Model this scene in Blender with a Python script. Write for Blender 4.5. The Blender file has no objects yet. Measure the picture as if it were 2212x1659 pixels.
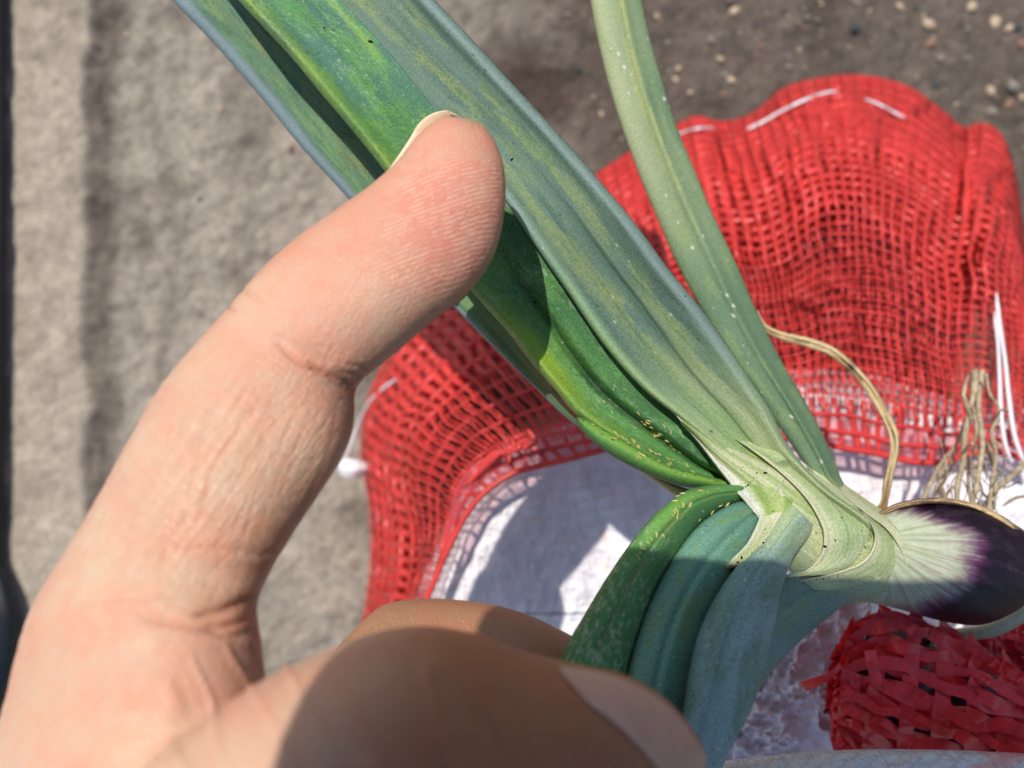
import bpy, math, random
import numpy as np
from mathutils import Vector
from mathutils.bvhtree import BVHTree

random.seed(7)
rng = np.random.default_rng(7)
SC = bpy.context.scene
COL = SC.collection
MM = 0.001
CAM_Z = 330.0            # lens height over the soil, millimetres
FOV = 1.30               # picture width per unit of depth

# ------------------------------------------------------------------ camera, sky, sun, exposure
cam = bpy.data.cameras.new('camera')
cam_o = bpy.data.objects.new('camera', cam)
COL.objects.link(cam_o)
cam_o.location = (0, 0, CAM_Z * MM)
cam.sensor_width = 36.0
cam.lens = 36.0 / FOV
cam.clip_start = 0.004
cam.clip_end = 50.0
cam.dof.use_dof = True
cam.dof.focus_distance = 0.107
cam.dof.aperture_fstop = 19.0
SC.camera = cam_o

SUN = Vector((-0.26, 0.45, 1.0)).normalized()
w = bpy.data.worlds.new('World')
SC.world = w
w.use_nodes = True
sky = w.node_tree.nodes.new('ShaderNodeTexSky')
sky.sky_type = 'NISHITA'
sky.sun_disc = False
sky.sun_elevation = math.asin(SUN.z)
sky.sun_rotation = math.atan2(SUN.x, SUN.y)
w.node_tree.links.new(sky.outputs[0], w.node_tree.nodes['Background'].inputs[0])
w.node_tree.nodes['Background'].inputs[1].default_value = 0.13
sl = bpy.data.lights.new('sun', 'SUN')
sl.energy = 4.3
sl.angle = math.radians(0.53)
sl.color = (1.0, 0.95, 0.87)
so = bpy.data.objects.new('sun', sl)
COL.objects.link(so)
so.location = (0, 0.5, 1.0)
so.rotation_euler = SUN.to_track_quat('Z', 'Y').to_euler()
SC.view_settings.view_transform = 'Standard'
SC.view_settings.look = 'None'
SC.view_settings.exposure = 0.05
SC.view_settings.gamma = 1.0
SC.render.engine = 'CYCLES'
SC.cycles.max_bounces = 8
SC.cycles.transparent_max_bounces = 12

# ------------------------------------------------------------------ numeric helpers
def at(x, y, d):
    """picture point (of 2212 x 1659) at depth d (mm) -> world mm"""
    x = np.asarray(x, float); y = np.asarray(y, float); d = np.asarray(d, float)
    k = FOV / 2212.0 * d
    return np.stack(np.broadcast_arrays((x - 1106.0) * k, (829.5 - y) * k, CAM_Z - d), -1)

def pix(P):
    d = CAM_Z - P[..., 2]
    k = 2212.0 / (FOV * d)
    return P[..., 0] * k + 1106.0, 829.5 - P[..., 1] * k, d

def sstep(a, b, x):
    t = np.clip((x - a) / (b - a), 0, 1)
    return t * t * (3 - 2 * t)

_perm = np.random.default_rng(3).random((256, 256))
def vnoise(x, y, seed=0):
    x = np.asarray(x, float) + seed * 17.31; y = np.asarray(y, float) + seed * 9.77
    xi = np.floor(x).astype(int); yi = np.floor(y).astype(int)
    fx = x - xi; fy = y - yi
    fx = fx * fx * (3 - 2 * fx); fy = fy * fy * (3 - 2 * fy)
    g = lambda i, j: _perm[(xi + i) % 256, (yi + j) % 256]
    return (g(0, 0) * (1 - fx) + g(1, 0) * fx) * (1 - fy) + (g(0, 1) * (1 - fx) + g(1, 1) * fx) * fy
def fbm(x, y, seed=0, o=4):
    s = 0; a = 0.5; n = 0
    for k in range(o):
        s = s + a * vnoise(x * 2 ** k, y * 2 ** k, seed + k); n += a; a *= 0.5
    return s / n

def spline(P, n, uniform=True):
    """Catmull-Rom through rows of P, n samples, evenly spaced along the first four columns' mid line"""
    P = np.asarray(P, float); m = len(P)
    def ev(u):
        i = np.clip(np.floor(u).astype(int), 0, m - 2); f = (u - i)[:, None]
        p1 = P[i]; p2 = P[i + 1]
        p0 = np.where((i == 0)[:, None], 2 * p1 - p2, P[np.maximum(i - 1, 0)])
        p3 = np.where((i == m - 2)[:, None], 2 * p2 - p1, P[np.minimum(i + 2, m - 1)])
        return 0.5 * (2 * p1 + (p2 - p0) * f + (2 * p0 - 5 * p1 + 4 * p2 - p3) * f ** 2 + (3 * p1 - p0 - 3 * p2 + p3) * f ** 3)
    u = np.linspace(0, m - 1, max(n * 4, 64))
    Q = ev(u)
    c = (Q[:, 0:2] + Q[:, 2:4]) / 2 if P.shape[1] >= 5 else Q[:, 0:2]
    L = np.concatenate([[0], np.cumsum(np.linalg.norm(np.diff(c, axis=0), axis=1))])
    if not uniform: return ev(np.linspace(0, m - 1, n))
    return ev(np.interp(np.linspace(0, L[-1], n), L, u))

def lin(c):
    c = np.asarray(c, float) / 255.0
    return np.where(c <= 0.04045, c / 12.92, ((c + 0.055) / 1.055) ** 2.4)
GAIN = 1.25
def alb(*c):
    """the base colour of a sunlit surface that shows as this display colour"""
    return np.clip(lin(np.array(c)) / GAIN, 0.004, 0.85)
def mix(a, b, f):
    f = np.asarray(f)[..., None]
    return np.asarray(a) * (1 - f) + np.asarray(b) * f

# ------------------------------------------------------------------ object helpers
def make_mesh(name, V, F, mat, parent=None, col=None, uv=None, smooth=True, base=None, attrs=None):
    V = np.asarray(V, float).reshape(-1, 3)
    if base is None: base = V.mean(0)
    me = bpy.data.meshes.new(name)
    me.from_pydata(((V - base) * MM).tolist(), [], F if isinstance(F, list) else F.tolist())
    if smooth: me.polygons.foreach_set('use_smooth', np.ones(len(me.polygons), bool))
    if col is not None:
        a = me.color_attributes.new('Col', 'FLOAT_COLOR', 'POINT')
        c = np.ones((len(V), 4)); c[:, :3] = np.asarray(col).reshape(-1, 3)
        a.data.foreach_set('color', c.ravel())
    if uv is not None:
        a = me.attributes.new('UVmm', 'FLOAT_VECTOR', 'POINT')
        c = np.zeros((len(V), 3)); c[:, :2] = np.asarray(uv).reshape(-1, 2)
        a.data.foreach_set('vector', c.ravel())
    for k, val in (attrs or {}).items():
        a = me.attributes.new(k, 'FLOAT', 'POINT')
        a.data.foreach_set('value', np.asarray(val, float).ravel())
    me.materials.append(mat)
    me.update()
    o = bpy.data.objects.new(name, me)
    COL.objects.link(o)
    loc = Vector((base * MM).tolist())
    if parent is not None:
        o.parent = parent
        loc = loc - world_loc(parent)
    o.location = loc
    return o

def world_loc(o):
    v = Vector(o.location)
    while o.parent is not None:
        o = o.parent; v = v + o.location
    return v

def thing(name, label, cat, P, group=None):
    o = bpy.data.objects.new(name, None)
    COL.objects.link(o)
    o.empty_display_size = 0.005
    o.location = Vector((np.asarray(P, float) * MM).tolist())
    return tag(o, label, cat, group)
def tag(o, label=None, cat=None, group=None, kind=None):
    if label: o['label'] = label
    if cat: o['category'] = cat
    if group: o['group'] = group
    if kind: o['kind'] = kind
    return o

def grid_faces(nv, nu, closed=False):
    i = np.arange(nv - 1)[:, None]; j = np.arange(nu if closed else nu - 1)[None, :]
    j2 = (j + 1) % nu
    return np.stack(np.broadcast_arrays(i * nu + j, i * nu + j2, (i + 1) * nu + j2, (i + 1) * nu + j), -1).reshape(-1, 4)

def ribbon(st, nu, nv, top, bot, nb=10, ext=0):
    """closed band between two edge lines; rows (lx, ly, rx, ry, depth); top / bot give mm toward the lens"""
    Q = spline(st, nv)
    t = np.linspace(0, 1, nv)[:, None]
    if ext:                                                   # leading stations that only carry the blade on beyond the frame
        k0 = int(np.argmin(np.abs(Q[:, :4] - np.asarray(st, float)[ext][:4]).sum(1)))
        t = np.clip((np.arange(nv) - k0) / (nv - 1.0 - k0), -0.5, 1)[:, None]
    s = np.concatenate([np.linspace(0, 1, nu), np.linspace(1, 0, nb)[1:-1]])[None, :]
    s = np.repeat(s, nv, 0); t = np.repeat(t, s.shape[1], 1)
    isb = np.zeros_like(s, bool); isb[:, nu:] = True
    px = Q[:, 0:1] * (1 - s) + Q[:, 2:3] * s
    py = Q[:, 1:2] * (1 - s) + Q[:, 3:4] * s
    d = np.repeat(Q[:, 4:5], s.shape[1], 1)
    if Q.shape[1] > 5: d = Q[:, 4:5] * (1 - s) + Q[:, 5:6] * s
    wid = np.linalg.norm(Q[:, 0:2] - Q[:, 2:4], axis=1)[:, None] * FOV / 2212 * Q[:, 4:5]
    wid = np.repeat(wid, s.shape[1], 1)
    cx = at((Q[:, 0] + Q[:, 2]) / 2, (Q[:, 1] + Q[:, 3]) / 2, Q[:, 4])
    V1 = np.concatenate([[0], np.cumsum(np.linalg.norm(np.diff(cx, axis=0), axis=1))])[:, None]
    Vm = np.repeat(V1, s.shape[1], 1)
    A = dict(s=s, t=t, px=px, py=py, w=wid, V=Vm, U=s * wid, back=isb)
    h = np.where(isb, bot(A), top(A))
    P = at(px, py, d - h)
    F = grid_faces(nv, s.shape[1], True)
    m = s.shape[1]
    a, b, c = P[nv // 2, nu // 2 - 1], P[nv // 2, nu // 2], P[nv // 2 + 1, nu // 2]
    flip = np.cross(b - a, c - b)[2] < 0
    caps = [list(range(m))[::-1], [(nv - 1) * m + k for k in range(m)]]
    F = F.tolist() + caps
    if flip: F = [f[::-1] for f in F]
    return P, F, A

def tube(line, rad, n=8, rough=0.0, seed=0):
    """round strand along world points"""
    P = np.asarray(line, float); rad = np.asarray(rad, float)
    T = np.gradient(P, axis=0); T /= np.linalg.norm(T, axis=1)[:, None] + 1e-9
    up = np.array([0.13, 0.2, 1.0])
    A = np.cross(T, up); A /= np.linalg.norm(A, axis=1)[:, None] + 1e-9
    B = np.cross(A, T)
    th = np.linspace(0, 2 * np.pi, n, endpoint=False)
    r = rad[:, None] * np.ones(n)
    if rough: r = r * (1 + rough * (fbm(np.arange(len(P))[:, None] * 0.35 + 0 * th, th[None, :] * 1.3, seed) - 0.5) * 2)
    V = P[:, None, :] + r[..., None] * (np.cos(th)[None, :, None] * A[:, None, :] + np.sin(th)[None, :, None] * B[:, None, :])
    F = grid_faces(len(P), n, True).tolist() + [list(range(n))[::-1], [(len(P) - 1) * n + k for k in range(n)]]
    return V.reshape(-1, 3), F

def bvh_of(parts):
    V = []; F = []; k = 0
    for P, f in parts:
        P = np.asarray(P).reshape(-1, 3)
        V += [tuple(p) for p in P]; F += [[i + k for i in q] for q in f]; k += len(P)
    return BVHTree.FromPolygons(V, F)
LENS = Vector((0, 0, CAM_Z))
def hit(bvh, x, y):
    p = at(x, y, 100.0); v = (Vector(p) - LENS).normalized()
    loc, n, i, dist = bvh.ray_cast(LENS, v)
    return loc, n
def hit_d(bvh, x, y, default):
    loc, n = hit(bvh, x, y)
    return default if loc is None else CAM_Z - loc.z

# ------------------------------------------------------------------ materials
def nodes(name):
    m = bpy.data.materials.new(name); m.use_nodes = True
    nt = m.node_tree
    return m, nt, nt.nodes['Principled BSDF'], nt.nodes['Material Output']
def N(nt, kind, **kw):
    n = nt.nodes.new(kind)
    for k, v in kw.items():
        if k in n.inputs: n.inputs[k].default_value = v
        else: setattr(n, k, v)
    return n
def math_(nt, op, a, b=None, clamp=False):
    n = nt.nodes.new('ShaderNodeMath'); n.operation = op; n.use_clamp = clamp
    for i, x in enumerate((a, b)):
        if x is None: continue
        if isinstance(x, (int, float)): n.inputs[i].default_value = x
        else: nt.links.new(x, n.inputs[i])
    return n.outputs[0]
def mapped(nt, src, scale, rot=(0, 0, 0), loc=(0, 0, 0)):
    m = N(nt, 'ShaderNodeMapping'); nt.links.new(src, m.inputs[0])
    m.inputs['Scale'].default_value = scale; m.inputs['Rotation'].default_value = rot; m.inputs['Location'].default_value = loc
    return m.outputs[0]
def noise(nt, vec, scale=1.0, detail=3.0, rough=0.55):
    n = N(nt, 'ShaderNodeTexNoise', Scale=scale, Detail=detail, Roughness=rough)
    nt.links.new(vec, n.inputs['Vector']); return n.outputs[0]
def ramp(nt, fac, p0, p1, c0=(0, 0, 0, 1), c1=(1, 1, 1, 1)):
    r = N(nt, 'ShaderNodeValToRGB'); e = r.color_ramp.elements
    e[0].position = p0; e[1].position = p1; e[0].color = c0; e[1].color = c1
    nt.links.new(fac, r.inputs[0]); return r.outputs[0]
def mixc(nt, fac, a, b, mode='MIX'):
    n = N(nt, 'ShaderNodeMix', data_type='RGBA', blend_type=mode)
    for i, x in ((0, fac), (6, a), (7, b)):
        if isinstance(x, (int, float)): n.inputs[i].default_value = x
        elif isinstance(x, tuple): n.inputs[i].default_value = x
        else: nt.links.new(x, n.inputs[i])
    return n.outputs[2]
def attr(nt, name):
    return N(nt, 'ShaderNodeAttribute', attribute_name=name)
def bump(nt, bs, h, strength, dist):
    b = N(nt, 'ShaderNodeBump', Strength=strength, Distance=dist)
    nt.links.new(h, b.inputs['Height']); nt.links.new(b.outputs[0], bs.inputs['Normal']); return b

def leaf_material():
    m, nt, bs, out = nodes('onion_leaf')
    c = attr(nt, 'Col').outputs['Color']; uv = attr(nt, 'UVmm').outputs['Vector']
    streak = noise(nt, mapped(nt, uv, (4.2, 2.0, 1)), 1.0, 6.0, 0.72)
    c1 = mixc(nt, ramp(nt, streak, 0.32, 0.70), mixc(nt, 1.0, c, (0.62, 0.66, 0.60, 1), 'MULTIPLY'), mixc(nt, 1.0, c, (1.36, 1.30, 1.30, 1), 'MULTIPLY'))
    # pale hair-thin scratches
    sc = noise(nt, mapped(nt, uv, (13.0, 5.5, 1), rot=(0, 0, 0.35)), 1.0, 2.0, 0.5)
    c2 = mixc(nt, math_(nt, 'MULTIPLY', ramp(nt, sc, 0.56, 0.68), 0.55), c1, (0.40, 0.52, 0.40, 1))
    dk = noise(nt, mapped(nt, uv, (5.5, 4.2, 1), loc=(3, 8, 0)), 1.0, 1.0, 0.5)
    c3 = mixc(nt, math_(nt, 'MULTIPLY', ramp(nt, dk, 0.66, 0.74), 0.65), c2, (0.02, 0.035, 0.015, 1))
    nt.links.new(c3, bs.inputs['Base Color'])
    rr = math_(nt, 'ADD', math_(nt, 'MULTIPLY', streak, 0.25), 0.42)
    nt.links.new(rr, bs.inputs['Roughness'])
    bs.inputs['Specular IOR Level'].default_value = 0.45
    bs.inputs['Subsurface Weight'].default_value = 0.12
    bs.inputs['Subsurface Radius'].default_value = (0.6, 0.9, 0.25)
    bs.inputs['Subsurface Scale'].default_value = 0.001
    h = math_(nt, 'ADD', math_(nt, 'MULTIPLY', streak, 1.0), math_(nt, 'MULTIPLY', noise(nt, mapped(nt, uv, (7, 5, 1)), 1.0, 3.0), 0.7))
    bump(nt, bs, h, 0.6, 0.00024)
    return m

def skin_material():
    m, nt, bs, out = nodes('skin')
    c = attr(nt, 'Col').outputs['Color']
    oc = N(nt, 'ShaderNodeTexCoord').outputs['Object']
    mm = mapped(nt, oc, (1000, 1000, 1000))
    blot = noise(nt, mm, 0.30, 6.0, 0.66)
    c1 = mixc(nt, ramp(nt, blot, 0.35, 0.68), mixc(nt, 1.0, c, (1.03, 0.89, 0.85, 1), 'MULTIPLY'), mixc(nt, 1.0, c, (0.98, 1.05, 1.06, 1), 'MULTIPLY'))
    fine = noise(nt, mm, 2.6, 3.0, 0.6)
    c2 = mixc(nt, math_(nt, 'MULTIPLY', ramp(nt, fine, 0.60, 0.74), 0.22), c1, (0.75, 0.60, 0.50, 1))
    # finger-tip ridges: crests tinted paler
    wv = N(nt, 'ShaderNodeTexWave', wave_type='BANDS', bands_direction='Y')
    wv.inputs['Scale'].default_value = 0.62; wv.inputs['Distortion'].default_value = 4.2
    wv.inputs['Detail'].default_value = 2.0; wv.inputs['Detail Scale'].default_value = 0.35
    nt.links.new(mapped(nt, mm, (1, 1, 1), rot=(0, 0, math.radians(-24))), wv.inputs['Vector'])
    fp = attr(nt, 'ridge').outputs['Fac']
    line = ramp(nt, math_(nt, 'MULTIPLY', wv.outputs[0], math_(nt, 'ADD', ramp(nt, noise(nt, mm, 0.9, 2.0), 0.3, 0.6), 0.35)), 0.80, 1.0)
    c3 = mixc(nt, math_(nt, 'MULTIPLY', math_(nt, 'MULTIPLY', line, fp), 0.36), c2, (0.80, 0.58, 0.42, 1))
    # dust in the skin lines along the back edge
    dirt = attr(nt, 'dirt').outputs['Fac']
    dn = ramp(nt, noise(nt, mm, 1.7, 4.0, 0.7), 0.50, 0.66)
    c4 = mixc(nt, math_(nt, 'MULTIPLY', math_(nt, 'MULTIPLY', dn, dirt), 0.5), c3, (0.12, 0.07, 0.06, 1))
    nt.links.new(c4, bs.inputs['Base Color'])
    bs.inputs['Roughness'].default_value = 0.42
    bs.inputs['Specular IOR Level'].default_value = 0.28
    bs.inputs['Subsurface Weight'].default_value = 0.55
    bs.inputs['Subsurface Radius'].default_value = (1.0, 0.35, 0.18)
    bs.inputs['Subsurface Scale'].default_value = 0.0007
    # relief: pores, lengthwise lines on the middle joint, ridges on the pulp
    ax = mapped(nt, mm, (1, 1, 1), rot=(0, 0, math.radians(-59)))
    lg = attr(nt, 'lines').outputs['Fac']
    l1 = noise(nt, mapped(nt, ax, (0.07, 0.85, 0.3)), 1.0, 3.0, 0.55)
    l1 = math_(nt, 'ABSOLUTE', math_(nt, 'SUBTRACT', l1, 0.5))
    l1 = ramp(nt, l1, 0.0, 0.05)
    l2 = noise(nt, mapped(nt, ax, (0.9, 0.12, 0.3)), 1.0, 3.0, 0.55)
    l2 = ramp(nt, math_(nt, 'ABSOLUTE', math_(nt, 'SUBTRACT', l2, 0.5)), 0.0, 0.04)
    vo = N(nt, 'ShaderNodeTexVoronoi', feature='DISTANCE_TO_EDGE'); vo.inputs['Scale'].default_value = 1.9
    nt.links.new(mm, vo.inputs['Vector'])
    cell = ramp(nt, vo.outputs['Distance'], 0.0, 0.14)
    h = math_(nt, 'MULTIPLY', math_(nt, 'MULTIPLY', l1, lg), 0.55)
    h = math_(nt, 'ADD', h, math_(nt, 'MULTIPLY', math_(nt, 'MULTIPLY', l2, lg), 0.30))
    h = math_(nt, 'ADD', h, math_(nt, 'MULTIPLY', cell, 0.34))
    h = math_(nt, 'ADD', h, math_(nt, 'MULTIPLY', fine, 0.55))
    h = math_(nt, 'ADD', h, math_(nt, 'MULTIPLY', math_(nt, 'MULTIPLY', wv.outputs[0], fp), 0.30))
    bump(nt, bs, h, 0.60, 0.00020)
    return m

def simple(name, rgb, rough=0.5, spec=0.4, bscale=None, bstr=0.4, bdist=0.0002, sss=0.0, trans=0.0, use_col=False, var=0.25, vscale=0.3):
    m, nt, bs, out = nodes(name)
    oc = N(nt, 'ShaderNodeTexCoord').outputs['Object']
    mm = mapped(nt, oc, (1000, 1000, 1000))
    c = attr(nt, 'Col').outputs['Color'] if use_col else tuple(rgb) + (1,)
    n = noise(nt, mm, vscale, 5.0, 0.62)
    c1 = mixc(nt, ramp(nt, n, 0.3, 0.7), mixc(nt, 1.0, c, (1 - var, 1 - var, 1 - var, 1), 'MULTIPLY'), mixc(nt, 1.0, c, (1 + var, 1 + var, 1 + var, 1), 'MULTIPLY'))
    nt.links.new(c1, bs.inputs['Base Color'])
    bs.inputs['Roughness'].default_value = rough
    bs.inputs['Specular IOR Level'].default_value = spec
    if sss:
        bs.inputs['Subsurface Weight'].default_value = sss
        bs.inputs['Subsurface Radius'].default_value = (1, 0.8, 0.6)
        bs.inputs['Subsurface Scale'].default_value = 0.001
    if bscale: bump(nt, bs, noise(nt, mm, bscale, 4.0, 0.6), bstr, bdist)
    if trans:
        tr = N(nt, 'ShaderNodeBsdfTranslucent'); nt.links.new(c1, tr.inputs[0])
        mx = N(nt, 'ShaderNodeMixShader'); mx.inputs[0].default_value = trans
        nt.links.new(bs.outputs[0], mx.inputs[1]); nt.links.new(tr.outputs[0], mx.inputs[2])
        nt.links.new(mx.outputs[0], out.inputs['Surface'])
    return m

def film_material(name, rgb, alpha, rough=0.25):
    """thin see-through plastic film"""
    m, nt, bs, out = nodes(name)
    oc = N(nt, 'ShaderNodeTexCoord').outputs['Object']
    mm = mapped(nt, oc, (1000, 1000, 1000))
    bs.inputs['Base Color'].default_value = tuple(rgb) + (1,)
    bs.inputs['Roughness'].default_value = rough
    bump(nt, bs, noise(nt, mm, 0.35, 4.0, 0.6), 0.6, 0.0008)
    tp = N(nt, 'ShaderNodeBsdfTransparent'); tp.inputs[0].default_value = (0.97, 0.66, 0.68, 1)
    mx = N(nt, 'ShaderNodeMixShader')
    nt.links.new(math_(nt, 'ADD', math_(nt, 'MULTIPLY', noise(nt, mm, 0.25, 3.0), 0.4), alpha - 0.2), mx.inputs[0])
    nt.links.new(tp.outputs[0], mx.inputs[1]); nt.links.new(bs.outputs[0], mx.inputs[2])
    nt.links.new(mx.outputs[0], out.inputs['Surface'])
    return m

M_LEAF = leaf_material()
M_SKIN = skin_material()
M_RED = simple('red_mesh_plastic', (0.84, 0.075, 0.066), 0.30, 0.65, 1.2, 0.3, 0.0003, trans=0.34, var=0.20, vscale=0.12)
M_CLOTH = simple('close_red_cloth', (0.70, 0.045, 0.042), 0.55, 0.35, 0.9, 1.0, 0.0012, trans=0.2, var=0.32, vscale=1.0)
M_RED2 = simple('red_raffia_tape', (0.80, 0.040, 0.050), 0.27, 0.55, 2.0, 0.35, 0.0002, trans=0.18, var=0.2, vscale=0.35)
M_FILM = film_material('red_hem_film', (0.62, 0.10, 0.12), 0.36)
M_NAIL = simple('nail', alb(226, 196, 160), 0.35, 0.5, 3.0, 0.3, 0.0001, sss=0.3, var=0.12, vscale=1.0)
M_ROOT = simple('dry_root', alb(192, 174, 144), 0.75, 0.2, 3.0, 0.8, 0.0003, var=0.45, vscale=0.7)
M_WHITE_THREAD = simple('white_thread', (0.80, 0.76, 0.78), 0.4, 0.4, 3.0, 0.4, 0.0002, var=0.08)
M_THRIPS = simple('thrips_body', alb(232, 214, 130), 0.35, 0.4, sss=0.3, var=0.25, vscale=2.0)
M_CRUMB = simple('soil_crumb', (0.012, 0.010, 0.008), 0.9, 0.1, 4.0, 0.8, 0.0002)
M_BLACK = simple('black_plastic', (0.006, 0.009, 0.011), 0.35, 0.45, 1.0, 0.1, 0.0002)

# ================================================================== GROUND
def ground():
    out_ = 330 * 1.16 ** np.arange(1, 28)
    xs = np.concatenate([-out_[::-1], np.linspace(-330, 330, 560), out_]); ys = np.concatenate([(out_ - 30)[::-1], np.linspace(300, -300, 430), -(out_ - 30)])
    nx, ny = len(xs), len(ys)
    X, Y = np.meshgrid(xs, ys)
    Z = 5.5 * (fbm(X / 55, Y / 55, 11) - 0.5) + 4.6 * (fbm(X / 9, Y / 9, 12) - 0.5) + 2.8 * (fbm(X / 2.8, Y / 2.8, 13, 3) - 0.5)
    edge = -176 + 5 * (fbm(Y / 26, Y * 0 + 3, 14) - 0.5) * 2 + 2.5 * (vnoise(Y / 6, Y * 0, 15) - 0.5)
    near = sstep(420, 325, np.maximum(np.abs(X), np.abs(Y) + 28))
    Z = Z * near
    strip = 1 - sstep(-2.2, 2.2, X - edge)
    groove = np.exp(-((X - edge - 6.0) / 6.5) ** 2)
    g2 = np.exp(-((X - edge - 30 - 6 * np.sin(Y / 30)) / 3.0) ** 2)
    Z = Z * (1 - 0.55 * strip) + strip * 3.6 - 1.8 * groove - 1.4 * g2
    px, py, _ = pix(np.stack([X, Y, Z * 0], -1))
    dusty = sstep(1350, 900, px + 240 * (fbm(px / 300, py / 300, 21) - 0.5) * near - 0.15 * np.clip(py, -800, 2400))
    n1 = fbm(X / 7, Y / 7, 16); n2 = fbm(X / 1.8, Y / 1.8, 17, 3); n3 = fbm(X / 24, Y / 30, 18)
    n1, n2, n3 = (0.5 + (q - 0.5) * near for q in (n1, n2, n3))
    c = mix(alb(108, 97, 88), alb(164, 154, 140), dusty)
    c = mix(c, alb(186, 172, 154), strip * 0.6)
    dark_mask = sstep(0.52, 0.72, n3) * 0.42 + np.exp(-(((px - 1180) / 150) ** 2 + ((py - 190) / 120) ** 2)) * 0.75  # random darker blotches plus one round darker patch near the top
    c = mix(c, alb(84, 72, 64), np.clip(dark_mask, 0, 1) * (1 - 0.75 * strip))
    c = mix(c, alb(92, 82, 74), groove * 0.75 * (0.5 + 0.9 * fbm(X / 6, Y / 22, 19)) * (1 - strip) + 0.3 * g2)  # grooves also coloured darker, standing in for shade beside the raised strip
    c = c * (0.72 + 0.56 * n1)[..., None] * (0.66 + 0.68 * n2)[..., None]
    V = np.stack([X, Y, Z], -1).reshape(-1, 3); Fl = grid_faces(ny, nx)[:, ::-1]
    cc = c.reshape(-1, 3)
    m = simple('dry_soil', (0.2, 0.2, 0.2), 0.95, 0.12, 1.1, 0.9, 0.0009, use_col=True, var=0.22, vscale=0.9)
    o = make_mesh('ground', V, Fl, m, col=cc, base=np.zeros(3))
    tag(o, kind='structure')
    return lambda x, y: float(Z[int(np.argmin(np.abs(ys - y))), int(np.argmin(np.abs(xs - x)))])
gz = ground()

def pebble_mesh(seed):
    r = np.random.default_rng(seed)
    n, k = 10, 7
    th = np.linspace(0, 2 * np.pi, n, endpoint=False); ph = np.linspace(-np.pi / 2, np.pi / 2, k)
    T, Pp = np.meshgrid(th, ph)
    rr = 1 + 0.30 * (fbm(np.cos(T) * np.cos(Pp) * 1.3 + 5, np.sin(T) * np.cos(Pp) * 1.3 + np.sin(Pp), seed) - 0.5) * 2
    V = np.stack([rr * np.cos(T) * np.cos(Pp), rr * 0.78 * np.sin(T) * np.cos(Pp), 0.62 * rr * np.sin(Pp)], -1).reshape(-1, 3)
    return V, grid_faces(k, n, True).tolist()
PEB = [simple('pebble_tan', alb(204, 182, 154), 0.8, 0.25, 2.0, 0.5, 0.0004, var=0.3),
       simple('pebble_grey', alb(150, 140, 128), 0.8, 0.25, 2.0, 0.5, 0.0004, var=0.3),
       simple('pebble_slate', alb(64, 76, 78), 0.7, 0.3, 2.0, 0.5, 0.0004, var=0.3),
       simple('pebble_rust', alb(150, 116, 98), 0.8, 0.25, 2.0, 0.5, 0.0004, var=0.3)]
PEB_TXT = [('pale tan pebble lying on the dark soil beyond the red mesh sack', 'tan pebbles on the soil'),
           ('dull grey pebble half sunk in the soil beyond the red mesh sack', 'grey pebbles on the soil'),
           ('dark slate coloured pebble on the soil near the top edge', 'dark pebbles on the soil'),
           ('rust brown pebble on the dark soil beyond the red mesh sack', 'brown pebbles on the soil')]
OWN = ['tan pebble just right of the tall leaf at the top edge', 'dark slate pebble standing alone above the peak of the red sack', 'grey pebble straight above the lone dark one at the top edge',
       'tan pebble at the top edge above the right slope of the red sack', 'tan pebble at the top edge near the upper right corner', 'largest tan pebble at upper right, touching a second pale one', 'pale pebble leaning on the largest tan one at upper right',
       'dark pebble at the right edge beside the touching pale pair', 'oblong tan pebble midway between the sack peak and the touching pale pair', 'rust brown oblong pebble just below the oblong tan one', 'tan pebble on soil close beside the tall leaf above the sack',
       'grey pebble on soil well above the left hump of the red sack', 'small grey pebble just above the left hump of the red sack', 'rust brown pebble at the right edge below the touching pale pair', 'tan pebble right of the sack slope, leftmost of its cluster',
       'broad grey pebble in the cluster right of the sack', 'rust brown pebble below the broad grey one right of the sack', 'grey pebble lowest in the cluster right of the sack', 'dark pebble beside the right slope of the red sack', 'grey pebble on soil above the right slope of the sack']
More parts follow.
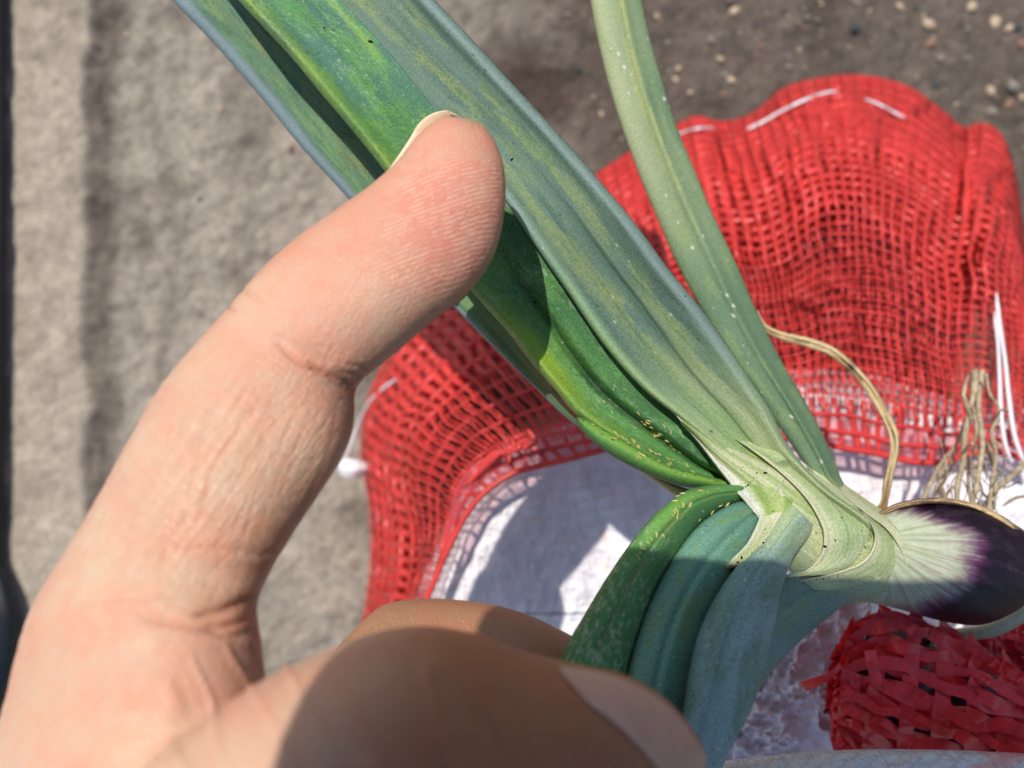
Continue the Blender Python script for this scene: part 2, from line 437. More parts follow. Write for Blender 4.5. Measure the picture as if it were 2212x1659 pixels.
def pebbles():
    protos = {}
    known = [(1590, 22, 17, 0), (1846, 64, 15, 2), (1850, 10, 13, 1), (1944, 15, 17, 0), (2096, 16, 19, 0), (2148, 50, 22, 0), (2176, 65, 17, 0),
             (2196, 62, 14, 2), (2003, 58, 20, 0), (2008, 98, 21, 3), (1578, 175, 14, 0), (1535, 90, 13, 1), (1566, 165, 13, 1), (2206, 96, 18, 3),
             (2133, 203, 19, 0), (2180, 190, 24, 1), (2180, 226, 21, 3), (2138, 244, 20, 1), (2018, 186, 13, 2), (2025, 132, 15, 1), (1460, 170, 13, 0),
             (1445, 90, 12, 1), (1466, 145, 10, 0), (1555, 130, 12, 0), (2206, 212, 12, 0), (1420, 30, 11, 0), (2210, 560, 18, 0), (2206, 600, 15, 1),
             (1300, 245, 11, 0), (1283, 210, 12, 1), (1560, 205, 11, 3), (1700, 150, 11, 1), (1250, 150, 9, 2),
             (630, 320, 14, 3), (475, 235, 13, 0), (420, 180, 11, 0), (268, 70, 10, 0), (430, 430, 10, 2), (350, 560, 9, 1), (250, 600, 9, 0), (700, 1180, 10, 1)]
    r = np.random.default_rng(31)
    for _ in range(135):
        x = 1180 + 1060 * r.random() ** 0.7; y = r.uniform(-60, 330)
        known.append((x, y, 4.5 + 9 * r.random() ** 2, int(r.choice([0, 0, 1, 1, 1, 2, 3]))))
    for _ in range(60):
        known.append((r.uniform(10, 900), r.uniform(-20, 1500), r.uniform(3, 6.5), int(r.choice([0, 1, 1, 1, 2]))))
    for i, (x, y, s, k) in enumerate(known):
        P = at(x, y, CAM_Z); rad = s * FOV / 2212 * CAM_Z * (0.66 if i < 33 else 0.55)
        key = (k, i % 4)
        if key not in protos:
            V, F = pebble_mesh(40 + i % 4 + 10 * k)
            protos[key] = make_mesh('pebble', V, F, PEB[k], base=np.zeros(3)); o = protos[key]
        else:
            o = protos[key].copy(); COL.objects.link(o)
        o.location = Vector(((P + [0, 0, gz(P[0], P[1]) + rad * 0.22]) * MM).tolist())
        o.scale = (rad * r.uniform(0.9, 1.25), rad * r.uniform(0.85, 1.1), rad * r.uniform(0.8, 1.1))
        o.rotation_euler = (r.uniform(-.2, .2), r.uniform(-.2, .2), r.uniform(0, 6.28))
        txt = PEB_TXT[k]
        if x < 1000:
            txt = [('pale little stone on the light soil left of the hand', 'pale stones left of the hand'), ('small grey stone on the light soil left of the hand', 'grey stones left of the hand'),
                   ('small dark stone on the light soil left of the hand', 'dark stones left of the hand'), ('single rust brown stone on the soil left of the leaves', 'brown stones left of the leaves')][k]
        tag(o, OWN[i] if i < len(OWN) else txt[0], 'pebble', txt[1])
pebbles()

def gravel():
    """loose grit that nobody could count"""
    r = np.random.default_rng(5); V = []; F = []; k = 0
    base, bf = pebble_mesh(3)
    base = base.reshape(7, 10, 3)[::2, ::2].reshape(-1, 3); bf = grid_faces(4, 5, True).tolist()
    for _ in range(2600):
        x = r.uniform(-230, 230); y = r.uniform(-170, 170)
        s = r.uniform(0.25, 0.75) * (1.0 if x > 20 else 0.75)
        a = r.uniform(0, 6.28); c, d = math.cos(a), math.sin(a)
        B = base * s; B = np.stack([B[:, 0] * c - B[:, 1] * d, B[:, 0] * d + B[:, 1] * c, B[:, 2]], -1)
        V.append(B + [x, y, gz(x, y) + 0.2 * s]); F += [[q + k for q in f] for f in bf]; k += len(B)
    V = np.vstack(V); cc = np.repeat(np.array([alb(*c) for c in [(150, 138, 122), (190, 170, 142), (96, 90, 84)]])[r.integers(0, 3, 2600)], len(base), 0)
    o = make_mesh('gravel', V, F, simple('grit', (0.2, 0.2, 0.2), 0.9, 0.2, use_col=True), col=cc, base=np.zeros(3))
    tag(o, 'fine loose grit scattered over the dry soil', 'gravel', kind='stuff')
gravel()

# ================================================================== BLACK ROD, left edge
def rod():
    root = thing('black_rod', 'thin black rod with a thicker rounded glossy end along the left edge', 'rod', at(-20, 1250, 328))
    P, F, A = ribbon([(-40, -280, 9, -280, 325), (-40, 500, 13, 500, 325), (-40, 1000, 10, 1000, 325), (-40, 1235, 7, 1235, 325)], 16, 40,
                     lambda A: 5 * np.sqrt(np.clip(1 - (2 * A['s'] - 1) ** 2, 0, 1)), lambda A: -5 * np.sqrt(np.clip(1 - (2 * A['s'] - 1) ** 2, 0, 1)), 16)
    make_mesh('shaft', P, F, M_BLACK, root)
    st = [(-60, 1205, 2, 1215, 323), (-75, 1232, 12, 1238, 322), (-85, 1270, 26, 1275, 321), (-90, 1330, 37, 1330, 320), (-95, 1400, 35, 1400, 320), (-100, 1470, 22, 1465, 320), (-110, 1550, 4, 1540, 321), (-120, 1640, -20, 1620, 322)]
    P, F, A = ribbon(st, 20, 50, lambda A: 4.5 * np.sqrt(np.clip(1 - (2 * A['s'] - 1) ** 2, 0, 1)), lambda A: -4.5 * np.sqrt(np.clip(1 - (2 * A['s'] - 1) ** 2, 0, 1)), 20)
    make_mesh('rounded_end', P, F, M_BLACK, root)
rod()

# ================================================================== WHITE SACK
def white_d(px, py):
    px = np.asarray(px, float); py = np.asarray(py, float)
    d = 190 - 14 * sstep(1150, 1480, py) * sstep(1200, 1700, px) - 6 * sstep(1560, 1950, px) * sstep(960, 1180, py)
    return d
def white_sack():
    root = thing('white_sack', 'white woven plastic sack lying under the onion and the red mesh', 'sack', at(1650, 1350, CAM_Z))
    out = np.array([(893, 1330), (925, 1235), (985, 1120), (1075, 1010), (1180, 945), (1330, 885), (1500, 835), (1700, 800), (1900, 815), (2080, 870), (2300, 900), (2520, 1000),
                    (2560, 1400), (2500, 1800), (2100, 1950), (1600, 1950), (1150, 1850), (930, 1620), (880, 1450), (893, 1330)], float)
    na, nr = 420, 190
    o2 = spline(np.hstack([out, out * 0]), na)[:, :2]
    cx, cy = 1600, 1320
    r = np.linspace(0.004, 1, nr) ** 0.8
    px = cx + (o2[None, :, 0] - cx) * r[:, None]; py = cy + (o2[None, :, 1] - cy) * r[:, None]
    d = white_d(px, py)
    wr = 5.0 * (fbm(px / 170, py / 110, 51) - 0.5) + 2.2 * (fbm(px / 42, py / 120, 52) - 0.5) + 1.3 * (1 - np.abs(2 * fbm(px / 60, py / 60, 53, 3) - 1)) ** 3
    d = d - wr + 60 * sstep(0.90, 1.0, r)[:, None] ** 2 * 0.35
    top = at(px, py, d)
    sk = []
    for k, f in enumerate((0.12, 0.4, 0.75, 1.0)):
        e = top[-1].copy(); e[:, 2] = e[:, 2] * (1 - f) + 0.5 * f
        cen = at(cx, cy, 188)[:2]
        e[:, :2] = cen + (e[:, :2] - cen) * (1 + 0.03 * math.sin(f * 3.1))
        sk.append(e)
    P = np.vstack([top.reshape(-1, 3)] + sk)
    F = grid_faces(nr + 4, na, True)
    # colour: white tape, pink print of the mesh, faint soiling
    U = at(px, py, 205.0)
    g = lambda q, w_: np.exp(-((np.mod(q, 1) - 0.5) / w_) ** 2)
    wob = 0.5 * fbm(U[..., 0] / 9, U[..., 1] / 9, 55)
    grid = np.maximum(g(U[..., 0] / 5.2 + U[..., 1] / 16 + wob, 0.10), g(U[..., 1] / 3.4 - U[..., 0] / 20 + wob, 0.10)) * sstep(0.38, 0.62, fbm(px / 130, py / 130, 56))
    c = mix(np.array([0.84, 0.83, 0.85]), np.array([0.74, 0.56, 0.57]), 0.55 * grid)
    c = mix(c, np.array([0.62, 0.57, 0.60]), 0.5 * sstep(0.55, 0.75, fbm(px / 90, py / 240, 57)))
    yel = sstep(0.66, 0.74, fbm(px / 26, py / 26, 58)) * np.exp(-(((px - 1290) / 90) ** 2 + ((py - 1190) / 60) ** 2))
    c = mix(c, np.array([0.72, 0.52, 0.22]), 0.5 * yel)
    pink = sstep(1660, 1760, px) * sstep(1330, 1420, py)
    c = mix(c, np.array([0.66, 0.40, 0.44]), 0.45 * pink)
    col = np.vstack([c.reshape(-1, 3)] + [np.tile([0.7, 0.68, 0.7], (na, 1))] * 4)
    m, nt, bs, o_ = nodes('woven_white_plastic')
    cc = attr(nt, 'Col').outputs['Color']; mm = mapped(nt, N(nt, 'ShaderNodeTexCoord').outputs['Object'], (1000, 1000, 1000))
    nt.links.new(cc, bs.inputs['Base Color']); bs.inputs['Roughness'].default_value = 0.36; bs.inputs['Specular IOR Level'].default_value = 0.5
    h = math_(nt, 'ADD', math_(nt, 'MULTIPLY', noise(nt, mapped(nt, mm, (1.1, 0.22, 0.5)), 1, 3), 0.9), math_(nt, 'MULTIPLY', noise(nt, mapped(nt, mm, (0.3, 0.75, 0.5)), 1, 4), 0.8))
    bump(nt, bs, h, 0.85, 0.0018)
    make_mesh('sack_body', P, F[:, ::-1], m, root, col=col)

    # clear, crinkled inner film beside the hand, in the shade
    n1, n2 = 150, 190
    a, b = np.meshgrid(np.linspace(0, 1, n1), np.linspace(0, 1, n2))
    fx = 1500 + 300 * a + 60 * (1 - b) * (1 - a) + 90 * (1 - b); fy = 1300 + 420 * b - 20 * a
    cr = 1 - np.abs(2 * fbm(fx / 46 + 0.5 * vnoise(fx / 30, fy / 30, 2), fy / 40, 61, 3) - 1)
    cr2 = 1 - np.abs(2 * fbm(fx / 17, fy / 15, 62, 2) - 1)
    dd = 150 - 6 * a - 4.6 * cr ** 3 * 0.7 - 1.6 * cr2 ** 4 * sstep(0.85, 0.5, a)
    mm2, nt, bs, o_ = nodes('clear_crinkled_film')
    bs.inputs['Base Color'].default_value = (0.90, 0.82, 0.87, 1); bs.inputs['Roughness'].default_value = 0.30; bs.inputs['Specular IOR Level'].default_value = 0.6
    bs.inputs['Subsurface Weight'].default_value = 0.2; bs.inputs['Subsurface Scale'].default_value = 0.001
    mmv = mapped(nt, N(nt, 'ShaderNodeTexCoord').outputs['Object'], (1000, 1000, 1000))
    bump(nt, bs, noise(nt, mmv, 0.55, 4.0, 0.6), 0.5, 0.0012)
    make_mesh('inner_film', at(fx, fy, dd), grid_faces(n2, n1)[:, ::-1], mm2, root)

    # rolled rim that crosses the bottom edge of the picture
    st = [(1440, 1660, 1400, 1760, 122), (1560, 1644, 1540, 1800, 119), (1700, 1628, 1680, 1800, 117), (1850, 1619, 1840, 1800, 116), (2000, 1619, 2000, 1800, 116), (2130, 1623, 2130, 1800, 117), (2330, 1634, 2330, 1800, 119)]
    P, F, A = ribbon(st, 50, 160, lambda A: 5.5 * np.sqrt(np.clip(1 - (2 * A['s'] - 1) ** 2, 0, 1)) + 0.5 * fbm(A['px'] / 30, A['py'] / 12, 71), lambda A: -5 * np.sqrt(np.clip(1 - (2 * A['s'] - 1) ** 2, 0, 1)), 20)
    gr = np.maximum(g(A['px'] / 45.0 + A['py'] / 40 + fbm(A['px'] / 60, A['py'] / 60, 73), 0.07), g(A['py'] / 24.0 + A['px'] / 160 + fbm(A['px'] / 60, A['py'] / 60, 74), 0.07))
    c = mix(np.array([0.66, 0.64, 0.64]), np.array([0.40, 0.38, 0.40]), 0.6 * gr)
    c = mix(c, np.array([0.72, 0.32, 0.30]), 0.75 * sstep(0.5, 0.62, fbm(A['px'] / 70, A['py'] / 30, 75)) * sstep(1920, 2050, A['px']))
    make_mesh('rolled_rim', P, F, m, root, col=c)
white_sack()

# ================================================================== RED MESH SACK
HEM = [(905, 1330), (930, 1275), (955, 1215), (988, 1148), (1032, 1080), (1090, 1036), (1155, 1010), (1250, 990), (1345, 962), (1460, 948), (1610, 940), (1765, 956), (1900, 986), (2036, 1003), (2085, 985), (2150, 975), (2250, 1012)]
OUTL = [(776, 1375), (790, 1300), (800, 1200), (797, 1090), (780, 970), (800, 850), (870, 720), (960, 610), (1090, 500), (1220, 425), (1350, 335), (1465, 268), (1505, 251), (1562, 262), (1625, 246), (1700, 191), (1780, 170), (1870, 166), (1960, 188), (2035, 238), (2080, 276), (2130, 268), (2168, 302), (2188, 400), (2192, 500)]
OUTL2 = [(2188, 640), (2225, 800), (2290, 960)]
def red_sack():
    root = thing('mesh_sack', 'red plastic mesh sack with white stripes draped over the white sack and soil', 'sack', at(1700, 600, 320))
    hem = np.array(HEM, float); out = np.array(OUTL, float)
    H = spline(np.hstack([hem, hem * 0]), 400)[:, :2]
    O = spline(np.hstack([out, out * 0]), 400)[:, :2]
    def P2(a, b):
        a = np.clip(a, 0, 1); i = a * 399; i0 = np.minimum(i.astype(int), 398); f = (i - i0)[..., None]
        h = H[i0] * (1 - f) + H[i0 + 1] * f; o = O[i0] * (1 - f) + O[i0 + 1] * f
        bb = b[..., None]
        q = h * (1 - bb) + o * bb
        # the cloth belly between mouth and far end
        env = np.clip(b * (1.02 - b) * 4, 0, 1)
        return q[..., 0] + (20 * np.sin(a * 21) + 32 * (fbm(a * 9, b * 5, 82) - 0.5)) * env, q[..., 1] + (24 * np.sin(a * 13 + 1) + 32 * (fbm(a * 9 + 7, b * 5, 83) - 0.5)) * env
    def D(px, py, a, b):
        d = 180 + 86 * b ** 1.15 - 20 * np.sin(np.pi * np.clip(b, 0, 1)) + 26 * sstep(0.9, 1.0, b) ** 2
        d = d + 34 * sstep(0.42, 0.10, a) * b
        for (x0, y0, x1, y1, amp, wd) in [(1700, 215, 1960, 225, -4, 30), (1880, 205, 2060, 290, 14, 30), (1640, 330, 1960, 470, -7, 60), (1700, 690, 1990, 740, 6, 45), (1960, 330, 2080, 700, 4, 50),
                                          (2100, 330, 2150, 620, -4, 40), (1560, 300, 1620, 700, 4, 30), (1000, 760, 1300, 900, -6, 40), (840, 1000, 1000, 1150, 5, 40), (850, 1260, 1080, 900, -5, 26), (1500, 600, 1680, 640, -5, 30)]:
            vx, vy = x1 - x0, y1 - y0; L2 = vx * vx + vy * vy
            u = np.clip(((px - x0) * vx + (py - y0) * vy) / L2, 0, 1)
            dist = np.hypot(px - x0 - u * vx, py - y0 - u * vy)
            d = d + amp * np.exp(-(dist / wd) ** 2) * sstep(0.0, 0.12, b)
        return d + (12 * (fbm(px / 130, py / 130, 81) - 0.5) + 4.5 * (1 - np.abs(2 * fbm(px / 75, py / 95, 93, 2) - 1)) ** 3) * sstep(0, 0.3, b)
    def jig(a, b, seed):
        return 0.0040 * (fbm(a * 16 + 3, b * 9, seed) - 0.5) * 2
    WEFT, WARP = 35, 80
    bj = (np.arange(WEFT) + 0.4) / WEFT
    bj = bj ** 0.86
    dens = lambda b, a: 0.28 + 0.90 * sstep(0.42, 0.80, b + 0.30 * (fbm(a * 9, b * 5, 84) - 0.5)) + 0.10 * sstep(0.42, 0.16, a)
    def thread(pa, pb, halfw, lift):
        px, py = P2(pa, pb); d = D(px, py, pa, pb) - lift
        W = at(px, py, d)
        T = np.gradient(W, axis=0); T /= np.linalg.norm(T, axis=1)[:, None]
        S = np.cross(T, [0, 0, 1.0]); S /= np.linalg.norm(S, axis=1)[:, None]
        V = np.stack([W - S * halfw[:, None], W + [0, 0, 0.22], W + S * halfw[:, None], W + [0, 0, -0.12]], 1)
        return V.reshape(-1, 3), grid_faces(len(W), 4, True).tolist()
    for layer in (0, 1):
        acc = []; 
        for j in range(WEFT):
            n = 260
            keep = layer == 0 and j % 3 == 1
            if layer == 0 and bj[j] < 0.10: continue
            if layer == 1 and bj[j] < 0.12: continue
            a = np.linspace(0 if keep else 0.40 + 0.05 * vnoise(np.array(j * 0.7), np.array(1.0), 8), 1, n); b = np.clip(bj[j] + (0.5 / WEFT if layer else 0) + 0.014 * (fbm(a * 12, a * 0 + j * 0.13, 85 + layer) - 0.5) * 2, 0.0, 1)
            px, py = P2(a, b)
            hw = 0.5 * dens(b, a) * (0.93 + 0.3 * (fbm(a * 70, a * 0 + j, 86) - 0.5)) * np.hypot(*(np.array(P2(a, np.minimum(b + 0.86 / WEFT, 1.0))) - np.array([px, py]))) * FOV / 2212 * D(px, py, a, b)
            hw = np.clip(hw * (1 + 0.9 * sstep(0.46, 0.38, a)), 0.28, 2.6)
            lift = 0.22 * np.sin(np.arange(n) * np.pi * WARP / n) - layer * 7.0
            V, F = thread(a, b, hw, lift)
            acc.append(('weft_thread', V, F))
        for i in range(WARP):
            n = 90
            b = np.linspace(0.10, 1, n); a = (i + 0.5 + 0.5 * layer) / WARP + jig(i / WARP + 0 * b, b, 88 + layer)
            px, py = P2(a, b); q = np.array(P2(a + 1.0 / WARP, b)) - np.array([px, py])
            tdir = np.gradient(np.stack([px, py], 1), axis=0); tdir /= np.linalg.norm(tdir, axis=1)[:, None] + 1e-9
            perp = np.abs(q[0] * tdir[:, 1] - q[1] * tdir[:, 0])
            hw = np.clip(0.5 * (dens(b, a) - 0.06) * perp * FOV / 2212 * D(px, py, a, b), 0.30, 2.2)
            V, F = thread(a, b, hw, 0.1 - layer * 7.0)
            acc.append(('warp_thread', V, F))
        if layer == 0:
            for nm, V, F in acc: make_mesh(nm, V, F, M_RED, root)
        else:
            Vs = []; Fs = []; k = 0
            for nm, V, F in acc: Vs.append(V); Fs += [[q + k for q in f] for f in F]; k += len(V)
            tag(make_mesh('inner_layer', np.vstack(Vs), Fs, M_RED, root), kind='stuff')
    # crumpled tail of the sack: close-woven cloth at the far end
    n1, n2 = 300, 60
    a, b = np.meshgrid(np.linspace(0.40, 1.0, n1), np.linspace(0.66, 1.0, n2))
    b = np.clip(b + 0.16 * (fbm(a * 14, b * 0, 87) - 0.5) * sstep(1, 0.66, b), 0, 1)
    px, py = P2(a, b)
    make_mesh('gathered_end', at(px, py, D(px, py, a, b) + 2.2 - 3.6 * sstep(0.74, 0.86, b + 0.10 * (fbm(px / 60, py / 60, 90) - 0.5)) - 2.2 * fbm(px / 9, py / 9, 89) + 3.0 * fbm(px / 40, py / 26, 92)), grid_faces(n2, n1), M_CLOTH, root)
    # hem: a folded translucent band with its own net of threads
    n1, n2 = 400, 26
    a, b = np.meshgrid(np.linspace(0, 1, n1), np.linspace(-0.012, 1.0, n2))
    hb = b * (0.115 + 0.01 * np.sin(a * 40)) * (0.75 + 0.5 * sstep(0.5, 0.3, a))
    px, py = P2(a, hb)
    hem = make_mesh('hem_band', at(px, py, 178.4 - 1.0 * np.sin(np.clip(b, 0, 1) * np.pi) - 1.2 * fbm(px / 50, py / 50, 91)), grid_faces(n2, n1), M_FILM, root)
    for q, bb in enumerate((0.004, 0.055, 0.112)):
        n = 300; a = np.linspace(0, 1, n); b = np.full(n, bb) * (0.75 + 0.5 * sstep(0.5, 0.3, a)) + 0.003 * np.sin(a * 60 + q)
        V, F = thread(a, b, np.full(n, 0.7 - 0.12 * q), np.full(n, 3.6))
        make_mesh('hem_cord', V, F, M_RED, hem)
    for i in range(46):
        n = 14; b = np.linspace(0.0, 0.13, n); a = np.full(n, (i + 0.3 + 0.4 * random.random()) / 46) + 0.004 * np.sin(b * 30 + i)
        V, F = thread(a, b, np.full(n, random.uniform(0.3, 0.75)), np.full(n, 3.2))
        make_mesh('hem_stitch', V, F, M_RED, hem)
    # frayed tuft where the hem is torn
    for k in range(9):
        x0, y0 = 1010 + 8 * k, 1045 - 6 * k
        ln = np.array([(x0, y0, 177), (x0 + 22, y0 - 24, 175), (x0 + 50 + 4 * k, y0 - 62 + 3 * k, 174 - k % 3), (x0 + 66, y0 - 70 + 14 * (k % 4), 173)], float)
        ln = spline(np.hstack([ln, ln[:, :1]]), 16, False)
        V, F = tube(at(ln[:, 0], ln[:, 1], ln[:, 2]), np.linspace(0.7, 0.4, 16), 6)
        make_mesh('frayed_thread', V, F, M_RED, hem)
    # white stripes woven in
    for pts, wd in [([(1440, 303), (1470, 288), (1505, 278), (1545, 277)], 1.5), ([(1612, 280), (1650, 263), (1690, 240), (1740, 216), (1790, 200), (1812, 199)], 1.6), ([(1868, 213), (1900, 226), (1935, 245), (1956, 256)], 1.3),
                    ([(2152, 632), (2160, 700), (2172, 780), (2180, 860), (2192, 940), (2216, 1010)], 1.5), ([(2148, 674), (2156, 740), (2160, 820), (2162, 880), (2170, 950), (2185, 1000)], 1.3),
                    ([(858, 818), (830, 838), (796, 872), (772, 920), (748, 985), (735, 1015)], 1.5)]:
        L = np.array(pts, float); L = spline(np.hstack([L, L * 0]), 40)[:, :2]
        best = []
        for (x, y) in L:                                     # depth of the cloth under this stripe
            A_, B_ = np.meshgrid(np.linspace(0, 1, 120), np.linspace(0, 1, 50))
            qx, qy = P2(A_, B_); k = np.argmin((qx - x) ** 2 + (qy - y) ** 2)
            best.append(float(D(qx.flat[k], qy.flat[k], A_.flat[k], B_.flat[k])))
        best = np.convolve(np.pad(best, 8, mode='edge'), np.ones(17) / 17, 'valid')
        W = at(L[:, 0], L[:, 1], best - 7.5)
        T = np.gradient(W, axis=0); S = np.cross(T, [0, 0, 1.0]); S /= np.linalg.norm(S, axis=1)[:, None]
        hw = wd * 0.42 * np.minimum(1, np.minimum(np.arange(40) + 1, 40 - np.arange(40)) / 4.0)[:, None]
        V = np.stack([W - S * hw, W + [0, 0, 0.35], W + S * hw, W - [0, 0, 0.2]], 1).reshape(-1, 3)
        make_mesh('white_stripe', V, grid_faces(40, 4, True).tolist(), M_WHITE_THREAD, root)
    P, F, A = ribbon([(728, 1000, 735, 1030, 290), (745, 990, 750, 1034, 287), (770, 993, 774, 1030, 287), (795, 1000, 797, 1022, 290)], 20, 24, lambda A: 3 * np.sin(np.pi * A['s']) + fbm(A['px'] / 6, A['py'] / 6, 95), lambda A: -2 * np.sin(np.pi * A['s']))
    make_mesh('white_knot', P, F, M_WHITE_THREAD, root)
red_sack()

# ================================================================== RED RAFFIA BUNDLE, lower right
def raffia(name, label, TOP, BOT, d0, nwe, nwa, seed, lean):
    r = np.random.default_rng(seed)
    root = thing(name, label, 'mesh sack', at(np.mean([p[0] for p in TOP]), np.mean([p[1] for p in BOT]), d0 + 20))
    T = spline(np.hstack([np.array(TOP, float), np.zeros((len(TOP), 2))]), 300)[:, :2]
    B = spline(np.hstack([np.array(BOT, float), np.zeros((len(BOT), 2))]), 300)[:, :2]
    def P2(a, b):
        i = np.clip(a, 0, 1) * 299; i0 = np.minimum(i.astype(int), 298); f = (i - i0)[..., None]
        t = T[i0] * (1 - f) + T[i0 + 1] * f; o = B[i0] * (1 - f) + B[i0 + 1] * f
        q = t * (1 - b[..., None]) + o * b[..., None]
        return q[..., 0], q[..., 1]
    def D(a, b):
        return d0 + 14 * (1 - np.sin(np.clip(b * 0.9 + 0.12, 0, 1) * np.pi) ** 0.6) + 16 * sstep(0.12, 0.0, a) + 7 * (fbm(a * 5, b * 5, seed) - 0.5)
    def strip(a, b, hw, lift, twist):
        px, py = P2(a, b)
        W = at(px, py, D(a, b) - lift)
        Tn = np.gradient(W, axis=0); Tn /= np.linalg.norm(Tn, axis=1)[:, None] + 1e-9
        S = np.cross(Tn, [0, 0, 1.0]); S /= np.linalg.norm(S, axis=1)[:, None] + 1e-9
        U = np.cross(S, Tn)
        dirv = S * np.cos(twist)[:, None] + U * np.sin(twist)[:, None]
        nrm = np.cross(Tn, dirv)
        e_ = dirv * hw[:, None]; k_ = nrm * 0.03
        V = np.stack([W - e_ + k_, W + 3 * k_, W + e_ + k_, W + e_ - k_, W - 0.2 * k_, W - e_ - k_], 1)
        n_ = len(W); f_ = []
        for q in range(n_ - 1):
            for u, v in ((0, 1), (1, 2), (3, 4), (4, 5)): f_.append([q * 6 + u, q * 6 + v, q * 6 + 6 + v, q * 6 + 6 + u])
        return V.reshape(-1, 3), f_
    for j in range(nwe):
        for pair in (0, 1):
            n = 110
            a = np.linspace(-0.0, 1, n)
            b0 = ((j + 0.4) / nwe) ** 0.9
            b = b0 + lean * a * (0.4 + b0) + 0.016 * np.sin(a * 2 * np.pi * nwa / 2 + pair * np.pi + 2.3 * j) * fbm(a * 5, a * 0 + j, seed + 12) * 2 + 0.09 * (fbm(a * 4, a * 0 + j * 0.7 + pair, seed + 2) - 0.5)
            hw = (0.70 + 0.40 * r.random()) * (0.6 + 0.8 * fbm(a * 9, a * 0 + j + 9 * pair, seed + 3))
            tw = 0.7 * (fbm(a * 5, a * 0 + 3 * j + pair, seed + 4) - 0.5) * 2
            lift = 0.40 * np.sin(a * 2 * np.pi * nwa / 2 + pair * np.pi + j) + 0.4 * pair + 1.2 * (fbm(a * 5, a * 0 + j + 4 * pair, seed + 5) - 0.5)
            V, F = strip(a, np.clip(b, 0, 1.1), hw, lift, tw)
            make_mesh('raffia_strip', V, F, M_RED2, root)
    for i in range(nwa):
        n = 70; b = np.linspace(0.0, 1.08, n)
        a = (i + 0.5) / nwa + 0.03 * (fbm(b * 4, b * 0 + i, seed + 6) - 0.5) - 0.02 * b
        hw = np.full(n, 1.15 + 0.35 * r.random()); tw = 0.35 * (fbm(b * 5, b * 0 + i, seed + 7) - 0.5)
        V, F = strip(np.clip(a, 0, 1), b, hw, 0.15 * np.sin(b * 2 * np.pi * nwe / 2 + i * np.pi), tw)
        make_mesh('raffia_strip', V, F, M_RED2, root)
    # under side of the bag seen through the gaps
    for j in range(0, nwe, 2):
        n = 60; a = np.linspace(0.02, 1, n); b = (j + 0.2) / nwe + lean * a + 0.04 * (fbm(a * 5, a * 0 + j, seed + 8) - 0.5)
        V, F = strip(a, np.clip(b, 0, 1.05), np.full(n, 1.25), np.full(n, -9.0 - 3 * r.random()), 0.5 * (fbm(a * 6, a * 0 + j, seed + 9) - 0.5))
        make_mesh('raffia_strip', V, F, M_RED2, root)
    return root, strip
root_b, strip_b = raffia('raffia_sack', 'crumpled red raffia mesh sack in shade below the purple bulb',
       [(1800, 1440), (1822, 1385), (1865, 1335), (1921, 1305), (1970, 1312), (2030, 1335), (2120, 1385), (2212, 1432), (2330, 1500)],
       [(1795, 1540), (1800, 1600), (1830, 1660), (1880, 1710), (1960, 1740), (2060, 1750), (2150, 1755), (2250, 1760), (2380, 1770)], 126, 10, 9, 100, 0.16)
for st in ([(1727, 1473, 1741, 1494, 127), (1762, 1462, 1772, 1481, 125), (1795, 1448, 1800, 1464, 124), (1812, 1430, 1822, 1440, 125)],
           [(1866, 1405, 1892, 1402, 119), (1872, 1440, 1898, 1436, 118), (1885, 1480, 1908, 1472, 118.5), (1884, 1494, 1907, 1484, 119)]):
    P, F, A = ribbon(st, 8, 20, lambda A: 0.1 + 0.5 * A['s'] * (1 - A['s']), lambda A: -0.1 + 0.5 * A['s'] * (1 - A['s']), 8)
    make_mesh('loose_strip_end', P, F, M_RED2, root_b)
raffia('raffia_sack', 'smaller red raffia fold at the right edge under the bulb', [(2095, 1395), (2120, 1360), (2150, 1340), (2200, 1340), (2290, 1345), (2400, 1370)], [(2100, 1405), (2150, 1425), (2200, 1450), (2260, 1480), (2330, 1500), (2430, 1520)], 150, 6, 9, 140, 0.02)

def added_onions():  # made-up dark onions that blacken the gaps between the raffia strips
    m = simple('dark_gap_onion', (0.045, 0.018, 0.03), 0.4, 0.4, 1.2, 0.3, 0.0003, var=0.4, vscale=0.3)
    for x, y, d, r_, lab in [(1915, 1435, 146, 9.5, 'onion added to darken the gaps under the left part of the raffia sack'), (2075, 1500, 147, 10.0, 'onion added to darken the gaps in the middle of the raffia sack'), (2230, 1570, 149, 10.5, 'onion added to darken the raffia sack at the right edge'), (1960, 1600, 149, 9.5, 'onion added to darken the raffia sack low down, just above the white rim'), (2120, 1660, 150, 10, 'onion added to darken the raffia sack, lowest, behind the white rim')]:
        n, k = 20, 14
        th = np.linspace(0, 2 * np.pi, n, endpoint=False); ph = np.linspace(-np.pi / 2, np.pi / 2, k)
        T, Pp = np.meshgrid(th, ph); pinch = 1 + 0.25 * sstep(0.7, 1.0, np.sin(Pp))
        P = np.stack([np.cos(T) * np.cos(Pp) * r_, np.sin(T) * np.cos(Pp) * r_, np.sin(Pp) * pinch * r_ * 0.86], -1).reshape(-1, 3)
        o = make_mesh('onion', P + at(x, y, d), grid_faces(k, n, True), m); tag(o, lab, 'onion', 'onions added to darken the raffia sack')
added_onions()

# ================================================================== ONION PLANT
plant = thing('onion_plant', 'pulled red onion plant with long grey green leaves folded over by the hand', 'onion plant', at(2100, 1230, 126))
core = []          # meshes that later details sit on

